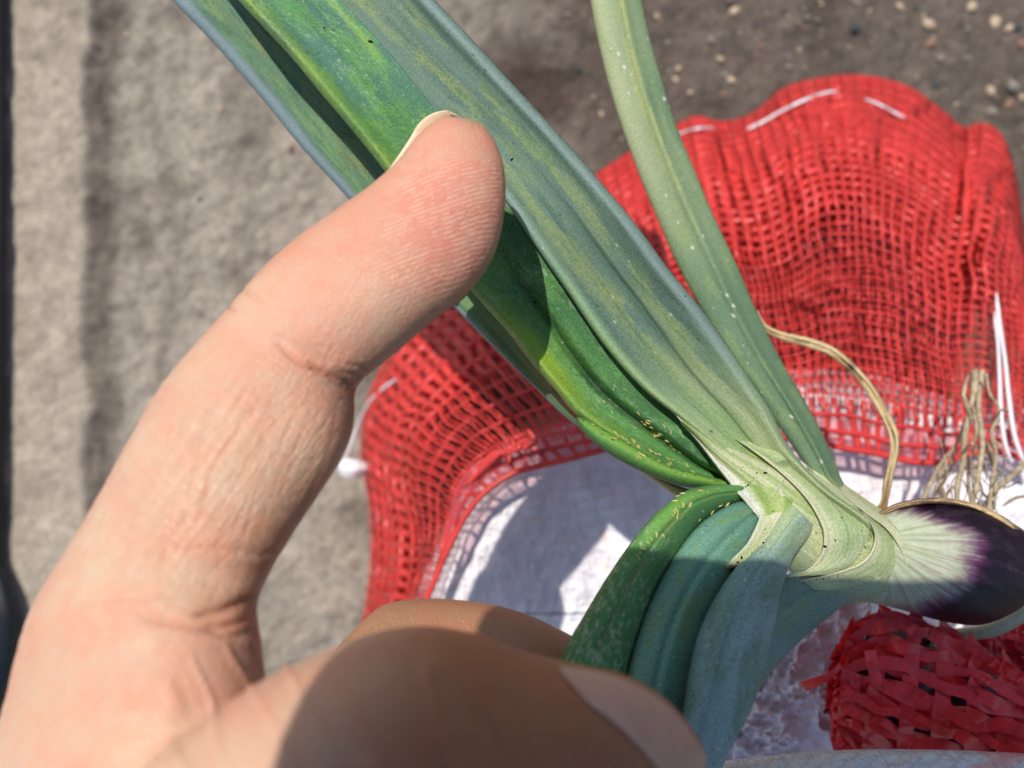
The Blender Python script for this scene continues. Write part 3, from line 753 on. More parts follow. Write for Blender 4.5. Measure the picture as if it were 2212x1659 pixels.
def half(A, p=0.5): return np.clip(1 - (2 * A['s'] - 1) ** 2, 0, 1) ** p
def scar(A, sx, sy, seed, lo=0.5, hi=0.62):
    g_ = fbm(A['U'] * sx, A['V'] * sy, seed, 6) + 0.16 * (fbm(A['U'] * 5.5, A['V'] * 3.6, seed + 50, 3) - 0.5) + 0.10 * (vnoise(A['U'] * 13, A['V'] * 9, seed + 60) - 0.5)
    return sstep(lo, hi, g_) * (0.40 + 0.60 * sstep(0.36, 0.60, fbm(A['U'] * 5.0, A['V'] * 3.4, seed + 70, 3)))

def speck(A, col, n, c, rmin, rmax, seed, smin=0, smax=1, tmin=0, tmax=1, el=1.6):
    """small spots with a shape of their own"""
    r = np.random.default_rng(seed)
    s = A['s']; ok = ~A['back']
    Vmax = A['V'].max()
    for _ in range(n):
        t0 = r.uniform(tmin, tmax); s0 = r.uniform(smin, smax); rad = r.uniform(rmin, rmax)
        i = int(np.argmin(np.abs(A['t'][:, 0] - t0))); wd = A['w'][i, 0]
        span = max(2, int(s.shape[0] * rad * el * 2.2 / Vmax) + 1)
        i0, i1 = max(0, i - span), min(s.shape[0], i + span + 1)
        du = (s[i0:i1] - s0) * wd; dv = (A['V'][i0:i1] - A['V'][i, 0]) / el
        f = np.exp(-((du ** 2 + dv ** 2) / rad ** 2) ** 1.5) * ok[i0:i1]
        col[i0:i1] = mix(col[i0:i1], c, np.clip(f, 0, 1))
    return col

GB = alb(98, 128, 114); GB2 = alb(74, 106, 94); TEAL = alb(66, 122, 98); GRN = alb(74, 128, 62); DKG = alb(40, 88, 48)
YG = alb(152, 178, 78); OLV = alb(132, 140, 72); PALE = alb(196, 206, 150); CREAM = alb(228, 224, 186); WHT = alb(222, 226, 208); BLUE = alb(128, 150, 158)

# --- leaf A, hindmost on the left, mostly in the shade of B
st = [(60, -480, 190, -520, 133), (200, -260, 380, -290, 130), (340, -50, 560, -60, 128), (372, 0, 600, 0, 127), (460, 92, 690, 120, 127), (560, 206, 790, 250, 127), (640, 305, 860, 360, 127), (715, 388, 930, 450, 127), (800, 480, 985, 560, 127), (900, 585, 1060, 650, 126), (985, 668, 1120, 745, 125), (1065, 750, 1190, 835, 124), (1150, 832, 1250, 905, 122), (1240, 915, 1330, 960, 121), (1400, 1010, 1440, 1020, 119), (1560, 1060, 1570, 1052, 117)]
P, F, A = ribbon(st, 64, 560, lambda A: 2.6 * half(A, 0.6) + 0.10 * np.sin(A['U'] * 1.9), lambda A: -2.4 * half(A, 0.6), 12)
c = mix(alb(88, 130, 96), alb(110, 152, 96), scar(A, 0.5, 0.10, 201))
c = mix(c, OLV, 0.75 * sstep(0.24, 0.42, A['s']) * scar(A, 1.0, 0.25, 202, 0.42, 0.6))
c = mix(c, DKG, 0.6 * scar(A, 1.6, 0.3, 203, 0.55, 0.68))
c = mix(c, BLUE, (1 - sstep(0.12, 0.24, A['s'] + 0.08 * (fbm(A['V'] * 0.8, A['U'], 204) - 0.5))))
core.append((P, F)); make_mesh('leaf', P, F, M_LEAF, plant, col=c, uv=np.stack([A['U'], A['V']], -1))

# --- leaf C, broad grey-blue blade on the right
st = [(330, -560, 500, -600, 122), (500, -300, 720, -310, 117), (650, -60, 890, -60, 114), (690, 0, 940, 0, 113.5), (775, 100, 1030, 96, 113), (870, 200, 1113, 187, 112.5), (965, 290, 1208, 290, 112), (1040, 370, 1303, 399, 111), (1095, 441, 1375, 486, 110.5), (1168, 549, 1444, 580, 111), (1217, 618, 1500, 648, 111.5), (1303, 743, 1556, 722, 112),
      (1385, 836, 1612, 807, 112.5), (1470, 905, 1664, 886, 113), (1550, 968, 1702, 962, 114), (1620, 1014, 1750, 1020, 114.5), (1690, 1068, 1800, 1066, 114.5), (1752, 1125, 1862, 1108, 115), (1800, 1185, 1912, 1150, 116.5), (1838, 1228, 1945, 1196, 119), (1860, 1250, 1965, 1235, 124)]
def topC(A):
    s = A['s']
    h = 1.0 + 2.4 * np.exp(-((s - 0.93) / 0.12) ** 2) + 2.2 * np.exp(-((s - 0.03) / 0.09) ** 2) * sstep(0.30, 0.45, A['t']) - 1.2 * np.exp(-((s - 0.42) / 0.22) ** 2)
    h = h + 0.35 * np.exp(-((s - 0.30) / 0.03) ** 2) * sstep(0.45, 0.6, A['t']) - 0.5 * np.exp(-((s - 0.52) / 0.025) ** 2) * sstep(0.5, 0.7, A['t'])
    return h * np.clip(half(A, 0.35), 0, 1) + 0.03 * np.sin(A['U'] * 3.1 + fbm(A['V'] * 0.1, A['U'], 3) * 3)
P, F, A = ribbon(st, 110, 700, topC, lambda A: -2.0 * half(A, 0.6), 12)
s, t = A['s'], A['t']
c = mix(GB, GB2, scar(A, 0.35, 0.06, 211, 0.4, 0.65))
ylw = np.clip(np.exp(-((s - 0.34 - 0.10 * np.sin(A['V'] * 0.11)) / 0.13) ** 2) * scar(A, 0.55, 0.16, 212, 0.40, 0.56) + np.exp(-((s - 0.66) / 0.10) ** 2) * scar(A, 0.8, 0.16, 213, 0.42, 0.58), 0, 1)
c = mix(c, alb(142, 160, 90), 0.85 * ylw)
c = mix(c, alb(76, 112, 70), 0.65 * scar(A, 1.5, 0.22, 214, 0.56, 0.68))
c = mix(c, alb(150, 170, 168), 0.65 * np.exp(-((s - 0.93) / 0.06) ** 2))
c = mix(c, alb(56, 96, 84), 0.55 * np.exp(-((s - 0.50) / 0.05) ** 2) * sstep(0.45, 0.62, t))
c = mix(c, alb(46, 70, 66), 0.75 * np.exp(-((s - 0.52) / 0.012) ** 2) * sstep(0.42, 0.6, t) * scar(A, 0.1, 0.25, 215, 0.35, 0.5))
rim = sstep(0.16, 0.05, s) * sstep(0.34, 0.45, t)
c = mix(c, mix(alb(142, 168, 168), alb(150, 186, 132), sstep(0.5, 0.72, t)), 0.85 * rim)
vl = np.exp(-((np.mod(s * 22 + 2 * fbm(t * 9, s * 3, 219), 1) - 0.5) / 0.14) ** 2) * sstep(0.72, 0.85, t)
c = mix(c, mix(alb(196, 208, 156), alb(160, 188, 128), sstep(0.3, 0.7, fbm(s * 9, t * 6, 216))), sstep(0.68, 0.86, t + 0.05 * (fbm(s * 14, t * 8, 217) - 0.5)))
c = mix(c, alb(118, 148, 90), 0.5 * vl)
c = speck(A, c, 26, alb(206, 216, 200), 0.07, 0.16, 217)
c = speck(A, c, 22, alb(40, 40, 32), 0.10, 0.20, 218)
PC, FC = P, F
core.append((P, F)); make_mesh('leaf', P, F, M_LEAF, plant, col=c, uv=np.stack([A['U'], A['V']], -1))

# --- leaf B, the folded middle blade the finger presses on
st = [(90, -520, 270, -580, 117), (280, -300, 480, -330, 113), (465, -60, 680, -60, 109), (514, 0, 736, 0, 108.5), (622, 116, 838, 110, 108.5), (700, 210, 915, 206, 108.5), (768, 290, 975, 290, 109), (850, 395, 1045, 385, 110), (935, 515, 1120, 475, 111.5), (1019, 629, 1195, 570, 112.5), (1098, 717, 1255, 650, 114), (1150, 785, 1310, 735, 114.5),
      (1199, 843, 1372, 820, 115), (1247, 898, 1450, 880, 115.5), (1330, 955, 1525, 940, 116.3), (1430, 1010, 1590, 1000, 117.5), (1560, 1062, 1660, 1045, 119)]
def topB(A):
    s, t = A['s'], A['t']
    h = 2.6 * np.exp(-((s - 0.08) / 0.11) ** 2) + 0.3 - 1.0 * np.exp(-((s - 0.45) / 0.2) ** 2) + 0.6 * np.exp(-((s - 0.72) / 0.09) ** 2) * sstep(0.45, 0.6, t)
    h = h - 1.5 * np.exp(-((s - 0.5) / 0.05) ** 2) * sstep(0.66, 0.8, t) + 0.8 * np.exp(-((s - 0.62) / 0.07) ** 2) * sstep(0.66, 0.8, t)
    return h * half(A, 0.3) + 0.03 * np.sin(A['U'] * 2.7) + 0.35 * (fbm(A['U'] * 0.5, A['V'] * 0.15, 225) - 0.5)
P, F, A = ribbon(st, 110, 700, topB, lambda A: -2.2 * half(A, 0.6), 12)
s, t = A['s'], A['t']
c = mix(mix(TEAL, alb(58, 124, 62), sstep(0.38, 0.55, t)), alb(92, 156, 72), scar(A, 0.4, 0.14, 221, 0.42, 0.6))
c = mix(c, alb(112, 164, 50), 0.85 * scar(A, 0.22, 0.13, 222, 0.46, 0.6) * sstep(0.85, 0.5, s))
c = mix(c, alb(146, 178, 70), 0.8 * np.exp(-((s - 0.10) / 0.10) ** 2) * (0.45 + 0.55 * scar(A, 0.5, 0.2, 223, 0.4, 0.6)))
c = mix(c, alb(150, 190, 74), 0.8 * np.exp(-((s - 0.86 + 0.04 * np.sin(A['V'] * 0.2)) / 0.05) ** 2) * scar(A, 0.4, 0.2, 224, 0.34, 0.5) * sstep(0.62, 0.45, t))
c = mix(c, alb(160, 196, 44), 0.95 * np.exp(-((s - 0.17) / 0.13) ** 2) * np.exp(-((t - 0.775) / 0.06) ** 2))
c = mix(c, DKG, 0.55 * sstep(0.44, 0.56, s) * sstep(0.50, 0.58, t) * scar(A, 0.7, 0.2, 226, 0.4, 0.55))
white = scar(A, 2.2, 1.2, 227, 0.54, 0.66) * scar(A, 0.18, 0.10, 228, 0.44, 0.58)
c = mix(c, alb(170, 200, 168), 0.55 * white)
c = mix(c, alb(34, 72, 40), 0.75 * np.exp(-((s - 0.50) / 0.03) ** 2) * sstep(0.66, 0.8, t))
c = mix(c, alb(120, 96, 52), 0.6 * np.exp(-((s - 0.13) / 0.05) ** 2) * scar(A, 1.6, 0.8, 229, 0.6, 0.68) * sstep(0.4, 0.2, t))
c = speck(A, c, 260, alb(28, 44, 20), 0.07, 0.16, 230, 0.02, 0.75, 0.02, 0.4, 1.2)
c = speck(A, c, 90, alb(34, 52, 24), 0.06, 0.13, 231, 0.05, 0.95, 0.4, 0.9, 1.2)
c = speck(A, c, 70, alb(190, 208, 170), 0.05, 0.11, 232)
core.append((P, F)); make_mesh('leaf', P, F, M_LEAF, plant, col=c, uv=np.stack([A['U'], A['V']], -1))

# --- leaf D, short torn blade under B carrying most of the insects
st = [(1244, 903, 1252, 901, 114), (1252, 925, 1285, 915, 113), (1290, 962, 1335, 944, 112), (1345, 998, 1400, 982, 112), (1405, 1027, 1450, 1007, 112.5), (1470, 1050, 1510, 1024, 113.5), (1530, 1058, 1560, 1036, 115), (1600, 1075, 1620, 1050, 117)]
P, F, A = ribbon(st, 36, 190, lambda A: 2.0 * half(A, 0.55), lambda A: -1.8 * half(A, 0.6), 10)
c = mix(alb(92, 152, 50), alb(70, 132, 52), scar(A, 0.7, 0.12, 241)); c = mix(c, alb(140, 184, 62), 0.7 * np.exp(-((A['s'] - 0.75) / 0.2) ** 2))
c = mix(c, alb(50, 100, 44), 0.7 * np.exp(-((A['s'] - 0.12) / 0.18) ** 2)); c = speck(A, c, 30, alb(40, 48, 20), 0.07, 0.14, 242, 0.6, 1)
core.append((P, F)); make_mesh('leaf', P, F, M_LEAF, plant, col=c, uv=np.stack([A['U'], A['V']], -1))
# pale underside blade behind D
st = [(1370, 1010, 1440, 1040, 121), (1420, 1045, 1500, 1060, 120), (1470, 1075, 1560, 1075, 119), (1560, 1085, 1620, 1060, 118)]
P, F, A = ribbon(st, 24, 60, lambda A: 1.5 * half(A), lambda A: -1.5 * half(A))
make_mesh('leaf', P, F, M_LEAF, plant, col=mix(alb(214, 214, 150), alb(120, 150, 70), sstep(0.4, 0.8, A['s'])), uv=np.stack([A['U'], A['V']], -1)); core.append((P, F))

# --- tall leaf T on the right
st = [(1282, -165, 1306, -170, 144), (1266, -115, 1352, -118, 142), (1265, -50, 1374, -50, 140), (1275, 0, 1386, 0, 139), (1290, 80, 1404, 80, 138), (1314, 180, 1430, 172, 137), (1345, 280, 1458, 262, 136), (1385, 390, 1494, 352, 135), (1425, 485, 1540, 462, 134), (1462, 570, 1590, 568, 133), (1510, 660, 1634, 670, 132), (1570, 760, 1690, 782, 130), (1640, 860, 1742, 872, 128), (1705, 955, 1792, 968, 126), (1750, 1020, 1822, 1042, 124), (1800, 1078, 1862, 1085, 122), (1850, 1115, 1908, 1112, 121), (1900, 1150, 1945, 1140, 120)]
def topT(A):
    s = A['s']; return (2.6 * half(A, 0.5) + 0.9 * np.exp(-((s - 0.62) / 0.10) ** 2))
P, F, A = ribbon(st, 64, 600, topT, lambda A: -2.5 * half(A, 0.5), 14)
s, t = A['s'], A['t']
c = mix(alb(136, 158, 116), alb(112, 140, 100), scar(A, 0.4, 0.07, 251, 0.4, 0.62))
c = mix(c, alb(178, 178, 98), 0.8 * np.exp(-((s - 0.56 - 0.05 * np.sin(A['V'] * 0.12)) / 0.10) ** 2) * sstep(0.52, 0.2, t) * scar(A, 0.5, 0.12, 252, 0.3, 0.5))
c = mix(c, alb(184, 190, 146), 0.75 * sstep(0.62, 0.15, s) * sstep(0.62, 0.25, t))
c = mix(c, alb(206, 208, 120), 0.6 * np.exp(-((s - 0.63) / 0.025) ** 2) * sstep(0.6, 0.3, t) * scar(A, 0.3, 0.2, 253, 0.4, 0.55))
c = mix(c, alb(86, 122, 90), 0.8 * sstep(0.42, 0.6, t) * sstep(1.0, 0.85, t))
c = mix(c, alb(140, 164, 96), 0.5 * scar(A, 0.6, 0.2, 254, 0.55, 0.66))
c = mix(c, alb(190, 204, 140), sstep(0.86, 0.95, t))
c = speck(A, c, 20, alb(226, 232, 222), 0.10, 0.30, 255, 0, 1, 0.05, 0.95, 1.3)
c = speck(A, c, 50, alb(190, 204, 180), 0.06, 0.15, 256, 0, 1, 0.02, 0.95, 1.3)
core.append((P, F)); make_mesh('leaf', P, F, M_LEAF, plant, col=c, uv=np.stack([A['U'], A['V']], -1))

# --- neck core: the wrapped sheaths below the blades
st = [(1476, 905, 1470, 915, 117), (1512, 925, 1500, 948, 117.5), (1565, 950, 1545, 1008, 118), (1625, 972, 1590, 1064, 118), (1690, 1000, 1640, 1128, 118), (1745, 1028, 1668, 1190, 118), (1800, 1058, 1722, 1246, 118.5), (1855, 1090, 1785, 1282, 119), (1905, 1114, 1845, 1298, 120), (1950, 1118, 1905, 1303, 122), (2010, 1120, 2000, 1300, 124)]
P, F, A = ribbon(st, 130, 300, lambda A: 6.2 * half(A, 0.5) + 0.03 * np.sin(A['s'] * 60 + 3 * np.sin(A['t'] * 5)) * half(A, 0.5), lambda A: -6.2 * half(A, 0.5), 20)
s, t = A['s'], A['t']; px, py = A['px'], A['py']
wob = s * 46 + 3.0 * np.sin(t * 4) + 2.2 * fbm(t * 5, s * 5, 262)
lines = np.exp(-((np.mod(wob, 1) - 0.5) / 0.13) ** 2) * sstep(0.35, 0.6, fbm(s * 20, t * 3, 263))
tone = fbm(s * 9 + t * 2, t * 3, 261, 4)
c = mix(alb(206, 212, 162), alb(172, 194, 130), sstep(0.38, 0.62, tone))
c = mix(c, alb(150, 176, 84), 0.75 * sstep(0.50, 0.62, fbm(s * 12, t * 1.6, 264)) * sstep(0.62, 0.3, t))
c = mix(c, alb(222, 222, 184), 0.8 * sstep(0.50, 0.60, fbm(s * 15 + 4, t * 1.2, 265)) * sstep(0.05, 0.2, t))
c = mix(c, alb(112, 140, 72), 0.6 * lines)
c = mix(c, alb(150, 178, 152), 0.8 * sstep(0.60, 0.90, s) * sstep(0.45, 0.62, t) * sstep(0.92, 0.75, t))
c = mix(c, alb(226, 228, 204), 0.85 * sstep(0.80, 0.97, t) * (1 - 0.7 * lines))
core.append((P, F)); make_mesh('neck', P, F, M_LEAF, plant, col=c, uv=np.stack([A['U'], A['V']], -1))

# --- bent leaves E, F, G, H going down into the grip
def bent(st, tones, seed, hh, dust=0, patch=None):
    P, F, A = ribbon(st, 60, 300, lambda A: hh * half(A, 0.5) + 0.04 * np.sin(A['U'] * 3) - 0.35 * np.exp(-((A['s'] - 0.4) / 0.05) ** 2), lambda A: -hh * half(A, 0.5), 14)
    c = mix(tones[0], tones[1], scar(A, 0.5, 0.09, seed, 0.4, 0.62))
    c = mix(c, tones[2], 0.7 * scar(A, 0.6, 0.16, seed + 1, 0.54, 0.66))
    if dust: c = mix(c, alb(176, 196, 160), dust * scar(A, 2.4, 1.4, seed + 2, 0.5, 0.66) * sstep(0.25, 0.5, A['t']))
    c = speck(A, c, 22, alb(206, 216, 206), 0.05, 0.14, seed + 3); c = speck(A, c, 30, alb(30, 40, 26), 0.05, 0.12, seed + 4)
    if patch: c = patch(A, c)
    core.append((P, F)); make_mesh('leaf', P, F, M_LEAF, plant, col=c, uv=np.stack([A['U'], A['V']], -1))
# H: hindmost of the folded ones
bent([(1900, 1210, 1905, 1292, 119), (1820, 1215, 1830, 1305, 118), (1750, 1225, 1775, 1345, 116), (1690, 1245, 1715, 1398, 113), (1640, 1280, 1672, 1446, 110), (1590, 1340, 1634, 1500, 107), (1550, 1420, 1602, 1563, 105), (1510, 1520, 1560, 1659, 103), (1470, 1640, 1520, 1760, 102)],
     (alb(122, 158, 152), alb(106, 142, 132), alb(130, 156, 104)), 301, 4.0,
     patch=lambda A, c: mix(c, alb(190, 200, 160), sstep(0.22, 0.0, A['t'])))
bent([(1705, 1085, 1765, 1140, 113.5, 115.5), (1672, 1125, 1745, 1165, 110.5, 112.5), (1640, 1172, 1716, 1202, 107.5, 109.5), (1590, 1225, 1692, 1262, 103.5, 105.5), (1545, 1290, 1674, 1345, 99.5, 101.5), (1508, 1370, 1656, 1430, 95.5, 97.5), (1488, 1450, 1630, 1515, 92.5, 94.5), (1474, 1540, 1588, 1600, 90.5, 92.5), (1455, 1640, 1548, 1680, 89.5, 91.5), (1440, 1740, 1500, 1770, 89.5, 91.5)],
     (alb(144, 178, 182), alb(122, 160, 156), alb(96, 136, 100)), 311, 4.2,
     patch=lambda A, c: mix(c, alb(196, 212, 160), sstep(0.22, 0.05, A['t']) * (0.4 + 0.6 * scar(A, 2.0, 0.05, 319, 0.4, 0.6))))
bent([(1650, 1062, 1700, 1095, 116.5, 121.5), (1610, 1078, 1682, 1140, 113.5, 118.5), (1560, 1098, 1660, 1190, 109.5, 114.5), (1505, 1138, 1626, 1245, 106, 111), (1452, 1208, 1580, 1300, 102.5, 107.5), (1404, 1298, 1550, 1365, 99.5, 104.5), (1373, 1385, 1526, 1440, 96.5, 101.5), (1352, 1470, 1508, 1530, 94, 99), (1340, 1560, 1492, 1620, 93, 98), (1330, 1660, 1474, 1710, 92.5, 97.5)],
     (alb(112, 166, 144), alb(96, 150, 128), alb(128, 154, 84)), 321, 4.2)
bent([(1640, 1040, 1650, 1075, 116.5, 119.5), (1592, 1046, 1606, 1088, 113.5, 116.5), (1536, 1048, 1566, 1100, 109.5, 112.5), (1478, 1062, 1510, 1138, 105.5, 108.5), (1420, 1106, 1458, 1208, 101.5, 104.5), (1368, 1165, 1412, 1290, 98.5, 101.5), (1308, 1252, 1382, 1372, 95.5, 98.5), (1258, 1335, 1362, 1445, 93.5, 96.5), (1220, 1402, 1340, 1520, 91.5, 94.5), (1190, 1480, 1320, 1600, 90.5, 93.5)],
     (alb(74, 138, 72), alb(86, 152, 70), alb(60, 116, 66)), 331, 4.4, dust=0.7,
     patch=lambda A, c: mix(mix(c, alb(132, 190, 62), 0.7 * np.exp(-((A['s'] - 0.22) / 0.18) ** 2) * np.exp(-((A['t'] - 0.3) / 0.2) ** 2)), alb(128, 110, 46), 0.65 * np.exp(-((A['s'] - 0.42) / 0.05) ** 2) * scar(A, 1.5, 0.4, 339, 0.42, 0.56)))

BV = bvh_of(core)
# --- sheath lips and membranes, laid on the neck
def lip(name, line, hw, raise_, tones, seed, nu=14, nv=90, dflt=114):
    L = np.array(line, float); hw = np.asarray(hw, float) if hasattr(hw, '__len__') else np.full(len(L), hw)
    Q = spline(np.hstack([L, hw[:, None], hw[:, None] * 0]), nv, False)
    c_ = Q[:, :2]; T = np.gradient(c_, axis=0); T /= np.linalg.norm(T, axis=1)[:, None]
    Nn = np.stack([-T[:, 1], T[:, 0]], 1)
    dd = np.array([min(hit_d(BV, x, y, dflt), hit_d(BV, x + 3, y, dflt), hit_d(BV, x, y + 3, dflt)) for x, y in c_])
    dd = np.convolve(np.pad(dd, 7, mode='edge'), np.ones(15) / 15, 'valid')
    a = c_ + Nn * Q[:, 2:3]; b = c_ - Nn * Q[:, 2:3]
    st = np.hstack([a, b, dd[:, None]])
    P, F, A = ribbon(st, nu, nv, lambda A: raise_ * half(A, 0.5) + 0.05 * np.sin(A['s'] * 19), lambda A: -1.2 * half(A, 0.5), 8)
    lines = fbm(A['s'] * 7, A['t'] * 3, seed, 3)
    c = mix(tones[0], tones[1], sstep(0.35, 0.62, lines))
    return make_mesh(name, P, F, M_LEAF, plant, col=c, uv=np.stack([A['U'], A['V']], -1)), P, F
extra = []
def panel(st, seed, tones, edge, lift, crown, nv=150, nu=70, ew=0.12, vein=9):
    """one wrapped sheath: left edge is its free, pale lip"""
    Q = spline(np.hstack([np.array(st, float), np.zeros((len(st), 1))]), nv)
    def dep(xs, ys):
        d_ = np.array([hit_d(BV, x, y, np.nan) for x, y in zip(xs, ys)])
        ok = ~np.isnan(d_) & (d_ < 125)
        d_ = np.interp(np.arange(len(d_)), np.where(ok)[0], d_[ok]) if ok.any() else np.full(len(d_), 114.0)
        return np.convolve(np.pad(d_, 12, mode='edge'), np.ones(25) / 25, 'valid')
    m_ = dep((Q[:, 0] + Q[:, 2]) / 2, (Q[:, 1] + Q[:, 3]) / 2)
    dl = np.minimum(dep(Q[:, 0], Q[:, 1]), m_ + 1.2); dr = np.minimum(dep(Q[:, 2], Q[:, 3]), m_ + 2.0)
    ends = np.minimum(1, np.minimum(np.arange(nv) + 1, nv - np.arange(nv)) / 12.0)
    S_ = np.hstack([Q[:, :4], (dl - lift * ends + 0.3)[:, None], (dr + 0.35)[:, None]])
    P, F, A = ribbon(S_, nu, nv, lambda A: crown * sstep(0.0, 0.35, A['t']) * np.sin(np.pi * A['s']) ** 0.8 + 0.45 * np.exp(-((A['s'] - 0.05) / 0.05) ** 2) + 0.02 * np.sin(A['s'] * 2 * np.pi * vein + 2 * fbm(A['t'] * 4, A['s'] * 3, seed)), lambda A: -0.5 + 0 * A['s'], 8)
    s, t = A['s'], A['t']
    c = mix(tones[0], tones[1], sstep(0.35, 0.62, fbm(s * 5 + t, t * 2.5, seed, 4)))
    ln = np.exp(-((fbm(s * vein * 0.9 + 0.6 * t, t * 1.1, seed + 1, 3) - 0.5) / 0.035) ** 2) * sstep(0.3, 0.6, fbm(s * 12, t * 3, seed + 2))
    c = mix(c, tones[2], 0.6 * ln)
    c = mix(c, edge, sstep(ew * 1.7, ew * 0.5, s + 0.03 * (fbm(t * 12, s, seed + 3) - 0.5)))
    extra.append((P, F))
    return make_mesh('sheath', P, F, M_LEAF, plant, col=c, uv=np.stack([A['U'], A['V']], -1))
VEIN = alb(126, 150, 84)
panel([(1452, 888, 1490, 886), (1482, 925, 1545, 920), (1518, 968, 1610, 962), (1556, 1018, 1668, 1008), (1592, 1064, 1705, 1050), (1622, 1100, 1712, 1085), (1644, 1128, 1700, 1118)], 501, (alb(186, 202, 128), alb(150, 178, 84), VEIN), alb(232, 234, 220), 0.8, 0.5, ew=0.22, vein=6)
panel([(1585, 947, 1588, 945), (1615, 966, 1630, 958), (1652, 994, 1690, 980), (1696, 1030, 1752, 1018), (1740, 1076, 1812, 1062), (1768, 1121, 1856, 1100), (1779, 1158, 1878, 1140), (1772, 1198, 1882, 1178), (1742, 1231, 1862, 1212), (1700, 1247, 1820, 1240)], 511, (alb(206, 214, 172), alb(178, 196, 142), VEIN), CREAM, 1.0, 1.0, ew=0.12, vein=10)
panel([(1862, 1105, 1895, 1125), (1884, 1138, 1928, 1158), (1889, 1165, 1945, 1192), (1879, 1195, 1948, 1226), (1857, 1217, 1930, 1254), (1828, 1229, 1895, 1272), (1785, 1242, 1840, 1282), (1725, 1254, 1770, 1280)], 521, (alb(206, 214, 168), alb(180, 198, 138), VEIN), CREAM, 0.9, 0.6, ew=0.16, vein=7)
panel([(1735, 1002, 1752, 996), (1775, 1036, 1798, 1028), (1822, 1072, 1850, 1064), (1872, 1110, 1906, 1102), (1914, 1142, 1950, 1132), (1940, 1178, 1980, 1168), (1954, 1210, 1992, 1206), (1957, 1248, 1980, 1250), (1947, 1294, 1951, 1294)], 531, (alb(220, 222, 186), alb(198, 208, 150), VEIN), CREAM, 0.9, 0.5, nu=40, ew=0.2, vein=5)
panel([(1694, 1032, 1712, 1046), (1668, 1070, 1702, 1090), (1644, 1110, 1684, 1131), (1627, 1148, 1664, 1168), (1611, 1176, 1638, 1198), (1582, 1206, 1600, 1220), (1562, 1226, 1566, 1232)], 541, (alb(228, 228, 196), alb(208, 214, 160), alb(190, 200, 140)), WHT, 0.55, 0.4, nu=40, ew=0.14, vein=4)

# --- bulb
st = [(1880, 1112, 1845, 1296, 122), (1925, 1101, 1895, 1305, 123), (1975, 1092, 1950, 1318, 124), (2050, 1087, 2040, 1343, 125), (2120, 1098, 2120, 1350, 126), (2185, 1128, 2192, 1322, 126), (2232, 1160, 2242, 1282, 126), (2262, 1190, 2270, 1250, 126), (2275, 1212, 2278, 1230, 126)]
P, F, A = ribbon(st, 150, 220, lambda A: 0.5 * A['w'] * half(A, 0.5), lambda A: -0.5 * A['w'] * half(A, 0.5), 40)
px, py = A['px'], A['py']
th = np.arctan2(py - 1165, px - 1880); rr = np.hypot(px - 1880, py - 1165)
vein = np.zeros_like(px)
for a0 in (-0.25, -0.10, 0.02, 0.17, 0.26, 0.44, 0.60, 0.74, 0.98, 1.2):
    vein = np.maximum(vein, (0.35 + 0.65 * vnoise(np.array(a0 * 37), np.array(3.0), 4)) * sstep(240, 120, rr) * np.exp(-((th - a0 - 0.0005 * (rr - 100) * (1 + a0)) * rr / (2.5 + 3 * vnoise(np.array(a0 * 91), np.array(1.0), 6))) ** 2))
c = mix(alb(206, 210, 186), alb(184, 192, 164), fbm(th * 30, rr / 60, 421))
c = mix(c, alb(150, 96, 130), 0.55 * sstep(0.52, 0.70, fbm(th * 40, rr / 120, 426)) * sstep(60, 190, rr))
c = mix(c, alb(132, 152, 92), 0.7 * vein)
edge_x = 222 - 120 * sstep(1165, 1095, py) - 55 * sstep(1250, 1345, py) + 40 * (fbm(th * 16, rr / 40, 422) - 0.5)
pur = sstep(-48, 40, rr - edge_x + 46 * (fbm(th * 34, rr / 90, 425) - 0.5))
c = mix(c, alb(150, 88, 122), np.clip(sstep(-60, 0, rr - edge_x) * 0.55 * sstep(0.4, 0.6, fbm(th * 22, rr / 30, 423)), 0, 1))
c = mix(c, mix(alb(92, 40, 86), alb(28, 13, 32), sstep(0, 50, rr - edge_x)), pur)
c = mix(c, alb(108, 84, 110), 0.18 * pur * scar(A, 1.0, 0.4, 424, 0.5, 0.7))
bulb = make_mesh('bulb', P, F, simple('onion_bulb_skin', (1, 1, 1), 0.40, 0.22, 1.6, 0.25, 0.0002, sss=0.12, use_col=True, var=0.10, vscale=0.8), plant, col=c)
core.append((P, F)); extra.append((P, F))
# dry tan skin peeling round the top of the bulb, pale skin below
st = [(1898, 1106, 1905, 1116, 121), (1940, 1086, 1945, 1099, 122), (2000, 1076, 2002, 1090, 123), (2060, 1077, 2058, 1093, 124), (2120, 1092, 2114, 1108, 125), (2175, 1120, 2166, 1138, 125), (2225, 1160, 2212, 1176, 126), (2262, 1200, 2250, 1208, 126)]
P, F, A = ribbon(st, 18, 140, lambda A: 2.2 * half(A) + 0.7 * fbm(A['px'] / 12, A['py'] / 5, 431), lambda A: -3.5 * half(A), 10)
make_mesh('dry_skin', P, F, simple('papery_skin', (1, 1, 1), 0.6, 0.3, 2.0, 0.6, 0.0003, use_col=True, var=0.3, vscale=0.8), bulb, col=mix(alb(214, 182, 134), alb(120, 96, 80), sstep(0.42, 0.62, fbm(A['px'] / 40, A['s'] * 5, 432))))
st = [(2000, 1372, 2015, 1392, 139), (2060, 1358, 2080, 1385, 138), (2120, 1350, 2150, 1376, 137), (2170, 1330, 2205, 1350, 137), (2215, 1296, 2250, 1318, 137), (2270, 1240, 2300, 1260, 137)]
P, F, A = ribbon(st, 20, 80, lambda A: 2.0 * half(A), lambda A: -4 * half(A), 10)
